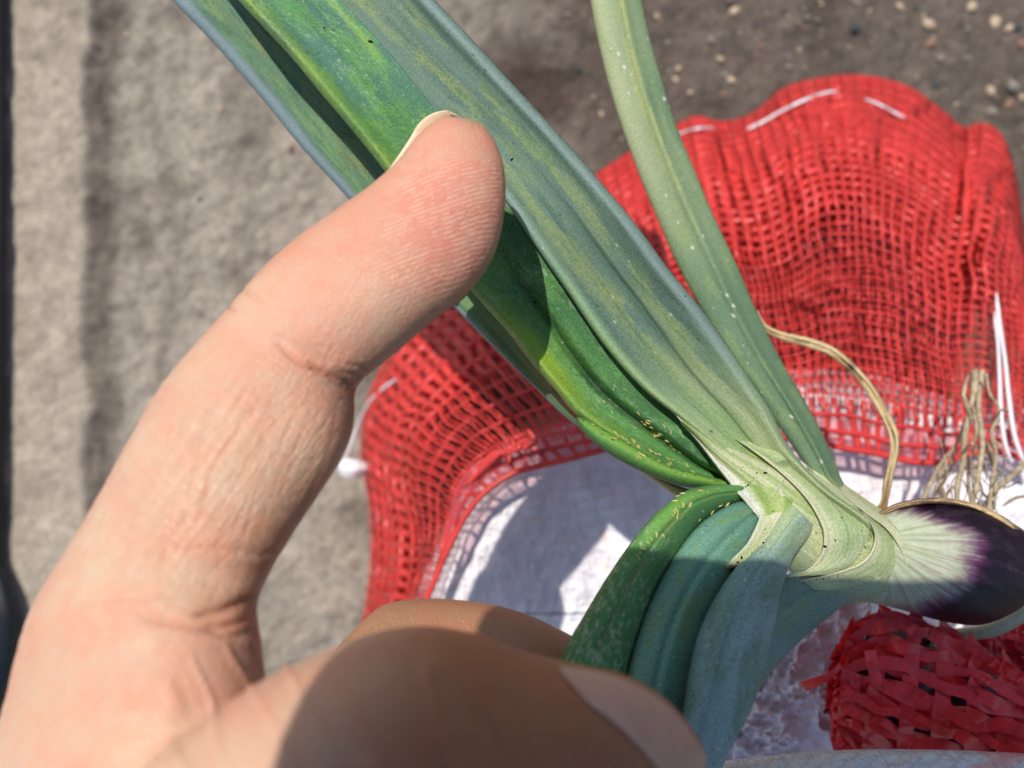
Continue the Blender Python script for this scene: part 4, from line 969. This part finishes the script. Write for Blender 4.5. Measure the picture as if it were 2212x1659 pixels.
make_mesh('outer_skin', P, F, M_LEAF, bulb, col=mix(alb(206, 208, 184), alb(170, 178, 150), fbm(A['px'] / 20, A['py'] / 8, 433)), uv=np.stack([A['U'], A['V']], -1))
# dead strand leaf arching over the red mesh
L = np.array([(1632, 672, 152, 5), (1650, 705, 151, 8), (1690, 726, 150, 9), (1750, 741, 148, 10), (1800, 762, 146, 11), (1846, 800, 143, 11), (1882, 845, 140, 11), (1912, 895, 137, 11), (1932, 945, 134, 11), (1930, 990, 131, 11), (1918, 1040, 128, 10), (1910, 1085, 125, 9), (1902, 1106, 123, 14)], float)
Q = spline(np.hstack([L, L[:, :1]]), 120, False); c_ = Q[:, :2]; T = np.gradient(c_, axis=0); T /= np.linalg.norm(T, axis=1)[:, None]; Nn = np.stack([-T[:, 1], T[:, 0]], 1)
hw = Q[:, 3:4] * (0.85 + 0.3 * vnoise(np.arange(120) / 7, np.zeros(120), 5))[:, None]
P, F, A = ribbon(np.hstack([c_ + Nn * hw, c_ - Nn * hw, Q[:, 2:3]]), 16, 160, lambda A: 0.7 * half(A) - 0.55 * np.exp(-((A['s'] - 0.45) / 0.12) ** 2) + 0.2 * fbm(A['s'] * 6, A['t'] * 20, 6), lambda A: -0.5 * half(A), 8)
c = mix(alb(208, 186, 142), alb(150, 122, 84), sstep(0.45, 0.65, fbm(A['s'] * 6, A['t'] * 14, 441))); c = mix(c, alb(60, 46, 34), 0.8 * np.exp(-((A['s'] - 0.45) / 0.08) ** 2) * sstep(0.45, 0.55, fbm(A['t'] * 9, A['s'] * 0, 442)) + 0.7 * np.exp(-((A['t'] - 0.42) / 0.015) ** 2))
make_mesh('dead_leaf', P, F, simple('dead_leaf', (1, 1, 1), 0.6, 0.3, 2.0, 0.5, 0.0003, use_col=True, var=0.2, vscale=0.8), plant, col=c)
# roots
RT = [([(2106, 800), (2102, 862), (2086, 930), (2080, 1000), (2068, 1050), (2070, 1100)], 9, 6), ([(2122, 800), (2114, 880), (2122, 958), (2112, 1032), (2098, 1100)], 8, 6), ([(2092, 812), (2082, 852), (2098, 905)], 4, 6), ([(2130, 806), (2138, 850), (2158, 884), (2142, 935), (2152, 985), (2142, 1045), (2136, 1105)], 4, 5),
      ([(2086, 905), (2064, 962), (2032, 1002), (2010, 1042), (1993, 1085)], 4, 6), ([(2108, 925), (2140, 988), (2152, 1046), (2146, 1100)], 7, 4), ([(2230, 988), (2176, 1036), (2146, 1062), (2118, 1112)], 9, 6), ([(2042, 996), (2030, 1040), (2048, 1092)], 7, 6), ([(2235, 1066), (2190, 1078), (2168, 1092)], 5, 3),
      ([(2060, 965), (2052, 1020), (2025, 1050), (2018, 1090)], 3, 5), ([(2150, 985), (2118, 1020), (2122, 1060), (2150, 1090)], 2.5, 2.5), ([(2122, 960), (2096, 985), (2092, 1050), (2106, 1098)], 3, 6), ([(2158, 884), (2180, 890)], 3, 1.5), ([(2100, 870), (2110, 930), (2100, 960)], 4, 4),
      ([(2142, 1040), (2170, 1052), (2205, 1040)], 2.5, 1.5), ([(2068, 1050), (2050, 1060), (2040, 1090)], 3, 3)]
rr_ = np.random.default_rng(91)
for _ in range(16):
    x, y = rr_.uniform(2020, 2150), rr_.uniform(930, 1010); p_ = [(x, y)]
    for q in range(4):
        x += rr_.uniform(-24, 24); y += rr_.uniform(18, 36); p_.append((x, y))
    RT.append((p_, rr_.uniform(1.2, 2.4), rr_.uniform(0.8, 1.6)))
for k, (pts, w0, w1) in enumerate(RT):
    L = np.array(pts, float); Q = spline(np.hstack([L, L * 0]), 60, False)
    u = np.linspace(0, 1, 60)
    dep = 158 - 24 * u ** 1.3 + 3 * np.sin(u * 6 + k * 1.7)
    jx = 3.0 * (fbm(u * 12, u * 0 + k, 451) - 0.5); jy = 3.0 * (fbm(u * 12, u * 0 + k, 452) - 0.5)
    V, F = tube(at(Q[:, 0] + jx, Q[:, 1] + jy, dep), 0.82 * (w0 + (w1 - w0) * u) * FOV / 2212 * 145, 9, 0.35, 460 + k)
    make_mesh('root', V, F, M_ROOT, bulb)

# ================================================================== INSECTS AND CRUMBS ON THE LEAVES
BV = bvh_of(core + extra)
def bug_mesh(kind):
    n, k = 7, 9
    u = np.linspace(0, 1, k); rad = 0.16 * np.sin(np.pi * (0.06 + 0.9 * u)) ** 0.7 * (1 - 0.35 * u)
    line = np.stack([u - 0.5, 0.10 * np.sin(u * 3 + kind), 0.10 + 0.05 * np.sin(u * 5 + kind)], -1)
    V, F = tube(line, rad, n); V = [tuple(v) for v in V]
    for sgn in (-1, 1):                                       # feelers and legs
        for x0, dx in ((-0.46, -0.22), (-0.22, -0.06), (0.0, 0.02), (0.16, 0.12)):
            b = len(V); y0 = sgn * 0.10
            V += [(x0, y0, 0.08), (x0 + 0.03, y0, 0.08), (x0 + dx, y0 + sgn * 0.15, 0.0), (x0, y0, 0.12)]
            F += [[b, b + 1, b + 2], [b, b + 2, b + 3], [b + 1, b + 3, b + 2]]
    return np.array(V), F
BUGS = []
def bugs():
    z5 = lambda L: [((2300 + x * 0.3165) / 1.8228, (1500 + y * 0.3165) / 1.8228) for x, y in L]
    z4 = lambda L: [((2500 + x * 0.452) / 1.8228, (1700 + y * 0.452) / 1.8228) for x, y in L]
    fold = z5([(380, 65), (360, 100), (250, 270), (235, 255), (345, 390), (675, 400), (770, 490), (790, 515), (815, 500), (760, 540), (800, 570), (840, 575), (990, 570), (630, 580), (880, 665), (905, 680), (940, 680), (870, 690), (955, 660), (1040, 745), (1085, 800), (1115, 860), (1190, 885), (850, 630), (725, 505), (1080, 640), (1405, 1030)])
    torn = z5([(385, 655), (410, 670), (425, 690), (385, 718), (305, 725), (480, 712), (525, 735), (550, 768), (610, 745), (620, 775), (680, 805), (670, 825), (820, 868), (850, 880), (885, 905), (930, 915), (690, 908), (690, 945), (720, 935), (745, 930), (660, 955), (925, 1000), (1030, 955), (1050, 975), (1105, 985), (1170, 1005), (1045, 1045), (1075, 1035), (1055, 1055), (1280, 1050), (1350, 1135), (1250, 1180), (110, 545)])
    bend = z5([(1230, 1410), (1170, 1440), (1340, 1440), (1440, 1380), (1465, 1372), (1530, 1390), (1130, 1500), (1240, 1535), (1300, 1545), (1210, 1575), (1135, 1605), (1160, 1635), (1120, 1640), (1590, 1640), (1690, 1550), (1780, 1530)]) + z4([(345, 690), (372, 705), (330, 735), (365, 740), (480, 640), (400, 662), (245, 905), (180, 900), (110, 965), (40, 1058), (670, 700), (800, 630), (560, 770), (28, 1095), (70, 1020), (140, 940), (415, 640)])
    r = np.random.default_rng(77); protos = []
    for kind in range(3):
        V, F = bug_mesh(kind); protos.append((V, F))
    first = {}
    for lst, lab, grp in ((fold, 'tiny pale yellow thrips in the fold of the big green leaf', 'thrips in the big leaf fold'), (torn, 'tiny pale yellow thrips on the short torn green leaf', 'thrips on the torn leaf'), (bend, 'tiny pale yellow thrips on the green leaf bent down towards the thumb', 'thrips on the bent leaf')):
        for (x, y) in lst:
            loc, n = hit(BV, x, y)
            if loc is None: continue
            kd = int(r.integers(0, 3))
            if kd not in first:
                o = make_mesh('thrips', protos[kd][0], protos[kd][1], M_THRIPS, base=np.zeros(3)); first[kd] = o
            else:
                o = first[kd].copy(); COL.objects.link(o)
            if n.z < 0: n = -n
            q = n.to_track_quat('Z', 'Y')
            o.rotation_mode = 'QUATERNION'
            from mathutils import Quaternion
            o.rotation_quaternion = q @ Quaternion((0, 0, 1), r.uniform(-0.5, 0.9) + (math.pi if r.random() < 0.5 else 0))
            s_ = r.uniform(0.42, 0.85); o.scale = (s_, s_ * r.uniform(0.75, 1.15), s_)
            o.location = (loc + n * 0.03) * MM
            tag(o, lab, 'insect', grp)
    # soil crumbs caught in the neck
    cr = z4([(965, 480), (985, 470), (1005, 440), (1060, 360), (1130, 360), (1040, 400), (1020, 425), (1130, 855), (1205, 692), (1340, 610), (1655, 1000), (1970, 860), (2030, 940), (2005, 1005), (1960, 1070), (1830, 1090), (1745, 945), (1580, 885), (1040, 1020), (1100, 1012), (1070, 1030), (1020, 1060), (990, 1085), (930, 1105), (950, 1110), (900, 1140), (870, 1155), (840, 1165), (1140, 940), (1160, 920), (1800, 750), (1120, 970), (1580, 1290), (1700, 1270), (1770, 1255), (1640, 1280)])
    cr += [(1655, 470), (1210, 465), (1075, 320), (800, 90), (700, 60), (1330, 800), (1480, 640), (1290, 660), (1105, 345), (1040, 300), (1156, 652), (1233, 795)]
    V, F = pebble_mesh(9); fo = None
    for (x, y) in [q for k_, q in enumerate(cr) if not 18 <= k_ <= 27 or k_ % 2]:
        loc, n = hit(BV, x, y)
        if loc is None: continue
        if fo is None: o = make_mesh('soil_crumb', V, F, M_CRUMB, base=np.zeros(3)); fo = o
        else: o = fo.copy(); COL.objects.link(o)
        s_ = 0.08 + 0.16 * r.random() ** 2; o.scale = (s_ * r.uniform(1, 2.2), s_, s_); o.rotation_euler = (0, 0, r.uniform(0, 3))
        o.location = loc * MM
        tag(o, 'black soil crumb stuck to the onion leaves and neck', 'crumb', 'soil crumbs on the onion')
bugs()

# ================================================================== HAND
def hand():
    tubes = {}
    IDX = [(1018, 258, 1046, 268, 94), (962, 251, 1075, 312, 93), (908, 283, 1092, 375, 92), (862, 342, 1091, 460, 91), (802, 396, 1068, 555, 90), (732, 446, 1012, 633, 88.5), (652, 503, 930, 700, 87), (586, 558, 850, 768, 85.5), (533, 612, 772, 836, 84), (487, 668, 769, 885, 83),
           (415, 748, 758, 946, 81.5), (335, 845, 725, 1012, 80), (270, 960, 672, 1096, 78.5), (205, 1078, 612, 1190, 77), (135, 1195, 572, 1262, 75.5), (62, 1318, 556, 1312, 74), (28, 1430, 566, 1382, 73), (2, 1535, 576, 1470, 72.5), (-40, 1660, 590, 1580, 72), (-90, 1800, 600, 1720, 71), (-150, 2000, 600, 1950, 71), (-150, 2250, 620, 2250, 73)]
    THM = [(1529, 1630, 1524, 1668, 71), (1512, 1594, 1500, 1760, 70), (1450, 1516, 1425, 1860, 68.5), (1358, 1457, 1335, 1935, 67), (1240, 1430, 1230, 1995, 66), (1130, 1404, 1120, 2040, 65), (1030, 1367, 1000, 2080, 64), (922, 1349, 880, 2120, 63), (830, 1359, 760, 2150, 62), (720, 1396, 620, 2190, 61), (576, 1461, 480, 2240, 60), (451, 1545, 330, 2290, 60), (320, 1650, 150, 2400, 61), (200, 1760, 0, 2550, 63), (80, 1950, -150, 2700, 67)]
    MID = [(1412, 1500, 1402, 1540, 106), (1350, 1432, 1330, 1640, 105), (1232, 1370, 1200, 1680, 103), (1150, 1330, 1110, 1660, 101), (1060, 1303, 1030, 1640, 99), (960, 1292, 940, 1640, 97), (885, 1293, 840, 1650, 95), (826, 1306, 740, 1690, 93), (772, 1352, 600, 1760, 90), (690, 1440, 480, 1850, 87), (560, 1600, 320, 1980, 83), (420, 1800, 150, 2150, 80), (320, 2050, -20, 2350, 78)]
    RNG = [(1200, 1850, 1180, 1890, 122), (1130, 1790, 1090, 1990, 121), (1000, 1760, 970, 2010, 118), (850, 1760, 820, 2020, 114), (720, 1800, 640, 2080, 108), (600, 1900, 440, 2190, 100), (420, 2080, 200, 2350, 92), (260, 2250, 0, 2500, 84)]
    PNK = [(1050, 2100, 1040, 2140, 130), (980, 2060, 950, 2230, 129), (850, 2040, 820, 2240, 125), (700, 2060, 640, 2290, 119), (560, 2140, 420, 2390, 110), (400, 2280, 220, 2500, 98), (260, 2430, 20, 2640, 88)]
    PLM = [(-140, 2050, 560, 2050, 74), (-180, 2300, 520, 2250, 77), (-240, 2600, 480, 2500, 79), (-320, 2950, 420, 2850, 80), (-380, 3250, 260, 3200, 81), (-420, 3600, 150, 3560, 82), (-500, 4200, 120, 4200, 80), (-560, 5000, 140, 5000, 76)]
    def body(st, nv, front, backk, p=0.5):
        P, F, A = ribbon(st, 40, nv, lambda A: front * A['w'] * half(A, p), lambda A: -backk * A['w'] * half(A, p), 40)
        return P, F, A
    parts = [body(IDX, 260, 0.42, 0.44), body(THM, 160, 0.42, 0.42), body(MID, 120, 0.44, 0.44), body(RNG, 90, 0.46, 0.46), body(PNK, 90, 0.46, 0.46), body(PLM, 120, 0.26, 0.30, 0.42)]
    V = []; F = []; k = 0
    for P, f, A in parts:
        V.append(P.reshape(-1, 3)); F += [[i + k for i in q] for q in f]; k += P.size // 3
    V = np.vstack(V)
    me = bpy.data.meshes.new('hand_cage'); me.from_pydata(V.tolist(), [], F)
    tmp = bpy.data.objects.new('hand_cage', me); COL.objects.link(tmp)
    md = tmp.modifiers.new('r', 'REMESH'); md.mode = 'VOXEL'; md.voxel_size = 0.36; md.adaptivity = 0
    dg = bpy.context.evaluated_depsgraph_get(); ev = tmp.evaluated_get(dg); m2 = ev.to_mesh()
    nV = len(m2.vertices); co = np.empty(nV * 3); m2.vertices.foreach_get('co', co); co = co.reshape(-1, 3)
    npoly = len(m2.polygons); lt = np.empty(npoly, int); m2.polygons.foreach_get('loop_total', lt)
    lv = np.empty(len(m2.loops), int); m2.loops.foreach_get('vertex_index', lv)
    ev.to_mesh_clear(); bpy.data.objects.remove(tmp); bpy.data.meshes.remove(me)
    quads = lv.reshape(-1, 4) if (lt == 4).all() else None
    if quads is None:
        st_ = np.concatenate([[0], np.cumsum(lt)[:-1]])
        quads = [lv[a:a + n].tolist() for a, n in zip(st_, lt)]
        ed = np.array([(q[i], q[(i + 1) % len(q)]) for q in quads for i in range(len(q))])
    else:
        ed = np.vstack([quads[:, [0, 1]], quads[:, [1, 2]], quads[:, [2, 3]], quads[:, [3, 0]]])
    deg = np.bincount(ed[:, 0], minlength=nV).astype(float)
    def smooth(X, n, lam=0.6):
        for _ in range(n):
            S = np.stack([np.bincount(ed[:, 0], X[ed[:, 1], q], nV) for q in range(3)], -1) / np.maximum(deg, 1)[:, None]
            X = X + lam * (S - X)
        return X
    co = smooth(co, 14)
    def normals(X):
        q = np.array(quads) if not isinstance(quads, list) else np.array([f[:4] if len(f) >= 4 else f + f[-1:] for f in quads])
        n = np.cross(X[q[:, 2]] - X[q[:, 0]], X[q[:, 3]] - X[q[:, 1]])
        out = np.stack([sum(np.bincount(q[:, j], n[:, c], nV) for j in range(4)) for c in range(3)], -1)
        return out / (np.linalg.norm(out, axis=1)[:, None] + 1e-12)
    nr = normals(co)
    px, py, dd = pix(co)
    # which digit a point belongs to
    best = np.full(nV, 1e9); dig = np.zeros(nV, int); tt = np.zeros(nV)
    for q, st in enumerate((IDX, THM, MID, RNG, PNK, PLM)):
        Q = spline(st, 60); C_ = at((Q[:, 0] + Q[:, 2]) / 2, (Q[:, 1] + Q[:, 3]) / 2, Q[:, 4])
        rad = np.linalg.norm(Q[:, :2] - Q[:, 2:4], axis=1) * FOV / 2212 * Q[:, 4] / 2 + 0.5
        for i in range(60):
            ds = np.linalg.norm(co - C_[i], axis=1) / rad[i]
            m_ = ds < best; best[m_] = ds[m_]; dig[m_] = q; tt[m_] = i / 59
    facing = np.clip(nr[:, 2] * 1.6, 0, 1)
    # creases: folds pressed into the skin, and the pads bulging beside them
    def crease(pts, depth, width, which):
        Ls = np.array(pts, float); Ls = spline(np.hstack([Ls, Ls * 0]), 60)[:, :2]
        dist = np.full(nV, 1e9); uu = np.zeros(nV)
        for i in range(59):
            v = Ls[i + 1] - Ls[i]; u = np.clip(((px - Ls[i, 0]) * v[0] + (py - Ls[i, 1]) * v[1]) / (v @ v), 0, 1)
            d_ = np.hypot(px - Ls[i, 0] - u * v[0], py - Ls[i, 1] - u * v[1]) + 0.0; m_ = d_ < dist; dist[m_] = d_[m_]; uu[m_] = (i + u[m_]) / 59
        tap = np.minimum(1, np.minimum(uu + 0.12, 1.06 - uu) * 5)
        return depth * np.exp(-(dist / width) ** 2) * tap * (dig == which)
    dz = np.zeros(nV)
    for pts, de, wd in [([(770, 838), (735, 818), (690, 800), (640, 775), (600, 740)], 0.75, 8), ([(772, 850), (740, 832), (700, 806), (670, 784)], 0.7, 6), ([(525, 628), (548, 640), (570, 655)], 0.5, 7), ([(488, 662), (510, 672)], 0.4, 6),
                        ([(820, 806), (775, 790), (730, 782), (690, 770)], 0.30, 5), ([(790, 818), (750, 803), (720, 795)], 0.3, 4), ([(600, 720), (640, 735), (690, 752), (740, 770)], 0.22, 7),
                        ([(560, 1290), (520, 1300), (470, 1320), (420, 1330)], 0.75, 10), ([(556, 1322), (510, 1345), (450, 1356), (380, 1345), (300, 1330)], 0.7, 11), ([(540, 1365), (500, 1372), (450, 1362)], 0.5, 8),
                        ([(600, 1198), (540, 1194), (470, 1186), (400, 1186), (330, 1190)], 0.30, 6), ([(580, 1232), (500, 1225), (420, 1228)], 0.16, 5), ([(420, 1285), (330, 1290), (200, 1300), (120, 1310)], 0.16, 6), ([(380, 1345), (280, 1350), (150, 1370)], 0.14, 7), ([(560, 1330), (575, 1400), (570, 1470)], 0.4, 7), ([(545, 1340), (553, 1400), (548, 1460)], 0.3, 5)]:
        dz -= crease(pts, de * 0.8, max(4.5, wd * 0.66), 0)
    cm = np.clip(-dz * 0.7, 0, 0.7)
    zz = lambda L: [(164.6 + 0.2976 * x, 713.2 + 0.2976 * y) for x, y in L]
    for pts, de in [([(1240, 400), (1050, 680), (900, 850), (800, 1250), (760, 1400)], 0.16), ([(1380, 400), (1180, 720), (1000, 960), (920, 1240), (850, 1420)], 0.17), ([(1620, 480), (1300, 850), (1180, 1050)], 0.10), ([(1690, 580), (1600, 820), (1500, 1000), (1420, 1230)], 0.11),
                    ([(1500, 400), (1250, 800), (1100, 1100)], 0.10), ([(720, 1200), (640, 1500), (620, 1750)], 0.13), ([(1800, 700), (1680, 1000), (1560, 1240)], 0.09), ([(1880, 560), (1800, 900), (1650, 1250), (1560, 1420)], 0.10), ([(1150, 1250), (1050, 1550), (1040, 1750)], 0.09), ([(1380, 1300), (1290, 1560)], 0.08), ([(430, 1300), (380, 1600)], 0.07),
                    ([(1060, 520), (900, 700), (820, 900)], 0.07), ([(1320, 180), (1120, 420)], 0.07), ([(700, 1560), (1100, 1580), (1500, 1590)], 0.10)]:
        q_ = crease(zz(pts), de * 0.62, 5.5, 0); dz -= q_; cm = np.maximum(cm, np.clip(q_ * 4.2, 0, 1))
    bul = lambda x, y, sx, sy, amp: amp * np.exp(-(((px - x) / sx) ** 2 + ((py - y) / sy) ** 2)) * (dig == 0)
    dz += bul(800, 640, 130, 110, 0.5) + bul(700, 960, 60, 120, 0.5) + bul(735, 790, 40, 24, 0.35) + bul(520, 1270, 50, 30, 0.45) + bul(520, 1335, 34, 14, 0.6) + bul(540, 1430, 50, 60, 0.4) + bul(960, 420, 90, 90, 0.35)
    # lengthwise lines of the middle joint
    ax = (px * 0.86 + py * 0.51); al = (-px * 0.51 + py * 0.86)
    ln = np.abs(fbm(ax / 34 + 0.6 * vnoise(al / 120, ax / 60, 3), al / 420, 503, 3) - 0.5)
    zone = sstep(720, 860, py) * sstep(1290, 1150, py) * (dig == 0)
    dz -= 0.05 * np.exp(-(ln / 0.03) ** 2) * zone
    ln2 = np.abs(fbm(al / 40, ax / 300, 504, 3) - 0.5)
    dz -= 0.05 * np.exp(-(ln2 / 0.03) ** 2) * (dig == 0)
    # knuckle wrinkles on the thumb
    tw = np.abs(fbm((px * 0.5 - py * 0.28) / 46, (px * 0.4 + py) / 500, 505, 2) - 0.5)
    dz += 0.28 * np.exp(-(tw / 0.045) ** 2) * (dig == 1) * sstep(1180, 1040, px)
    dz += 0.03 * (fbm(co[:, 0] / 2.0, co[:, 1] / 2.0 + co[:, 2], 506) - 0.5) * 2
    co = co + nr * (dz * np.where(dig == 0, np.clip(nr[:, 2] * 2 + 0.5, 0, 1), 1))[:, None]
    # base colour: pink palm side of the index finger, tan backs of thumb and middle finger
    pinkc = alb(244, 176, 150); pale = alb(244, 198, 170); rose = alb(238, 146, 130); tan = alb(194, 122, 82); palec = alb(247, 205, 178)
    c = np.tile(pale, (nV, 1))
    c = mix(c, palec, 0.8 * np.exp(-((ax - 880) / 120) ** 2) * 0 + 0.6 * sstep(0.5, 0.75, fbm(px / 130, py / 130, 511)))
    c = mix(c, pinkc, np.clip(sstep(760, 420, py) * 0.9 + 0.75 * sstep(520, 700, px) * sstep(900, 1000, py) * 0 + 0.6 * sstep(0.40, 0.65, fbm(px / 90, py / 90, 512)), 0, 1))
    c = mix(c, rose, 0.75 * np.exp(-(((px - 960) / 110) ** 2 + ((py - 480) / 130) ** 2)) + 0.45 * np.exp(-(((px - 690) / 90) ** 2 + ((py - 770) / 50) ** 2)) + 0.35 * np.exp(-(((px - 470) / 120) ** 2 + ((py - 1480) / 120) ** 2)))
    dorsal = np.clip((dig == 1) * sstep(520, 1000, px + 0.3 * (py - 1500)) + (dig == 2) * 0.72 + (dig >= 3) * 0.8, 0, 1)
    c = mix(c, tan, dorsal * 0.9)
    back = sstep(0.72, 0.0, nr[:, 2]) * (0.45 + 0.55 * sstep(-0.2, 0.3, nr[:, 0])); c = mix(c, alb(186, 112, 76), back * 0.85 * (dig == 0))  # tan back skin drawn up the sides as painted shading, strongest on the right
    c = smooth(c, 70, 0.8) * np.array([0.83, 0.89, 0.875])
    c = mix(c, alb(206, 118, 84), 0.62 * cm * (dig == 0))
    ridge = (dig == 0) * sstep(700, 560, py - 0.25 * (px - 800)) * sstep(770, 900, px + 0.35 * (py - 450)) * sstep(300, 380, py) * facing
    dirt = (dig == 0) * np.clip(sstep(0.35, -0.05, nr[:, 2] + 0.25 * nr[:, 0]) * sstep(0.2, -0.5, nr[:, 0]) , 0, 1)
    linesA = zone * 1.0 + 0.45 * (dig == 0) * sstep(700, 1200, py) + 0.35 * (dig == 0)
    Fq = quads.tolist() if not isinstance(quads, list) else quads
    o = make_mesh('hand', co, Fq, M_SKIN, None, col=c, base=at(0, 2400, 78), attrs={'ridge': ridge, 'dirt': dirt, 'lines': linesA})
    tag(o, 'left hand with index finger over the onion leaves, thumb gripping the bent ones', 'hand')
    bv = BVHTree.FromPolygons([tuple(p) for p in co], Fq)
    # index nail, seen edge-on behind the pulp
    st = [(800, 420, 860, 440, 99), (845, 358, 905, 385, 99), (884, 300, 940, 330, 99.3), (905, 266, 966, 296, 99.2), (934, 245, 988, 274, 99), (968, 238, 1004, 258, 98.7), (972, 246, 1000, 258, 98.6)]
    P, F, A = ribbon(st, 20, 60, lambda A: 0.35 - 2.0 * A['s'] ** 2 * 0.6, lambda A: -0.35 - 2.0 * A['s'] ** 2 * 0.6, 14)
    cc = mix(alb(232, 206, 168), alb(196, 150, 110), sstep(0.3, 0.6, fbm(A['px'] / 14, A['py'] / 14, 521)))
    make_mesh('fingernail', P, F, M_NAIL, o)
    # thumb nail laid on the back of the thumb
    E = np.array([(1212, 1438, 1206, 1446, 0), (1262, 1444, 1240, 1482, 0), (1320, 1456, 1272, 1520, 0), (1385, 1482, 1318, 1556, 0), (1440, 1520, 1372, 1604, 0), (1484, 1566, 1424, 1662, 0), (1512, 1606, 1462, 1700, 0), (1530, 1636, 1500, 1715, 0)], float)
    Q = spline(E, 70); s_ = np.linspace(0.02, 1, 36)[None, :]
    X = Q[:, 0:1] * (1 - s_) + Q[:, 2:3] * s_; Y = Q[:, 1:2] * (1 - s_) + Q[:, 3:4] * s_
    Dn = np.full(X.shape, np.nan)
    for i in range(X.shape[0]):
        for j in range(X.shape[1]):
            h_ = hit_d(bv, X[i, j], Y[i, j], np.nan)
            Dn[i, j] = h_ if h_ == h_ and h_ < 78 else np.nan
    for i in range(X.shape[0]):
        g_ = np.where(~np.isnan(Dn[i]))[0]
        if len(g_): Dn[i] = np.interp(np.arange(X.shape[1]), g_, Dn[i][g_])
    rows = np.where(~np.isnan(Dn[:, 0]))[0]
    for j in range(X.shape[1]): Dn[:, j] = np.interp(np.arange(X.shape[0]), rows, Dn[rows, j])
    for _ in range(12):
        p_ = np.pad(Dn, 1, mode='edge'); Dn = 0.5 * Dn + 0.125 * (p_[:-2, 1:-1] + p_[2:, 1:-1] + p_[1:-1, :-2] + p_[1:-1, 2:])
    Tp = at(X, Y, Dn - 0.28); Bt = at(X, Y, Dn + 0.5)
    nv_, nu_ = X.shape
    P = np.concatenate([Tp, Bt[:, ::-1]], 1); F = grid_faces(nv_, 2 * nu_, True).tolist() + [list(range(2 * nu_)), [(nv_ - 1) * 2 * nu_ + q for q in range(2 * nu_)][::-1]]
    a_, b_, c2 = P[10, 10], P[10, 11], P[11, 11]
    if np.cross(b_ - a_, c2 - b_)[2] < 0: F = [f[::-1] for f in F]
    make_mesh('fingernail', P, F, simple('thumb_nail', alb(222, 172, 152), 0.3, 0.5, 2.0, 0.2, 0.0001, sss=0.3, var=0.08, vscale=0.6), o)
hand()

# ================================================================== PHONE that took the picture (its shade falls on the thumb and bulb)
def phone():
    root = thing('mobile_phone', 'dark mobile phone held over the hand, its shade on thumb and bulb', 'phone', (40, -10, CAM_Z + 4))
    x0, x1, y0, y1, z0, z1, r = -29.0, 125.0, -48.0, 25.0, CAM_Z + 2.5, CAM_Z + 10.5, 10.0
    out = []
    for cx, cy, a0 in ((x1 - r, y1 - r, 0), (x0 + r, y1 - r, 90), (x0 + r, y0 + r, 180), (x1 - r, y0 + r, 270)):
        for k in range(9): out.append((cx + r * math.cos(math.radians(a0 + k * 11.25)), cy + r * math.sin(math.radians(a0 + k * 11.25))))
    n = len(out); V = []
    for z, ins in ((z0, 1.2), (z0 + 1.2, 0), (z1 - 1.2, 0), (z1, 1.2)):
        for (x, y) in out:
            V.append((x - ins * np.sign(x - 50), y - ins * np.sign(y + 10), z))
    F = grid_faces(4, n, True).tolist() + [list(range(n))[::-1], [3 * n + k for k in range(n)]]
    make_mesh('phone_body', np.array(V), F, M_BLACK, root, smooth=False)
    th = np.linspace(0, 2 * np.pi, 24, endpoint=False)
    V = []
    for rr, z in ((6.5, z0 - 0.01), (6.5, z0 - 1.0), (4.0, z0 - 1.0), (4.0, z0 - 0.2)):
        V += [(rr * math.cos(a), rr * math.sin(a), z) for a in th]
    make_mesh('lens_ring', np.array(V), grid_faces(4, 24, True).tolist(), M_BLACK, root)
phone()
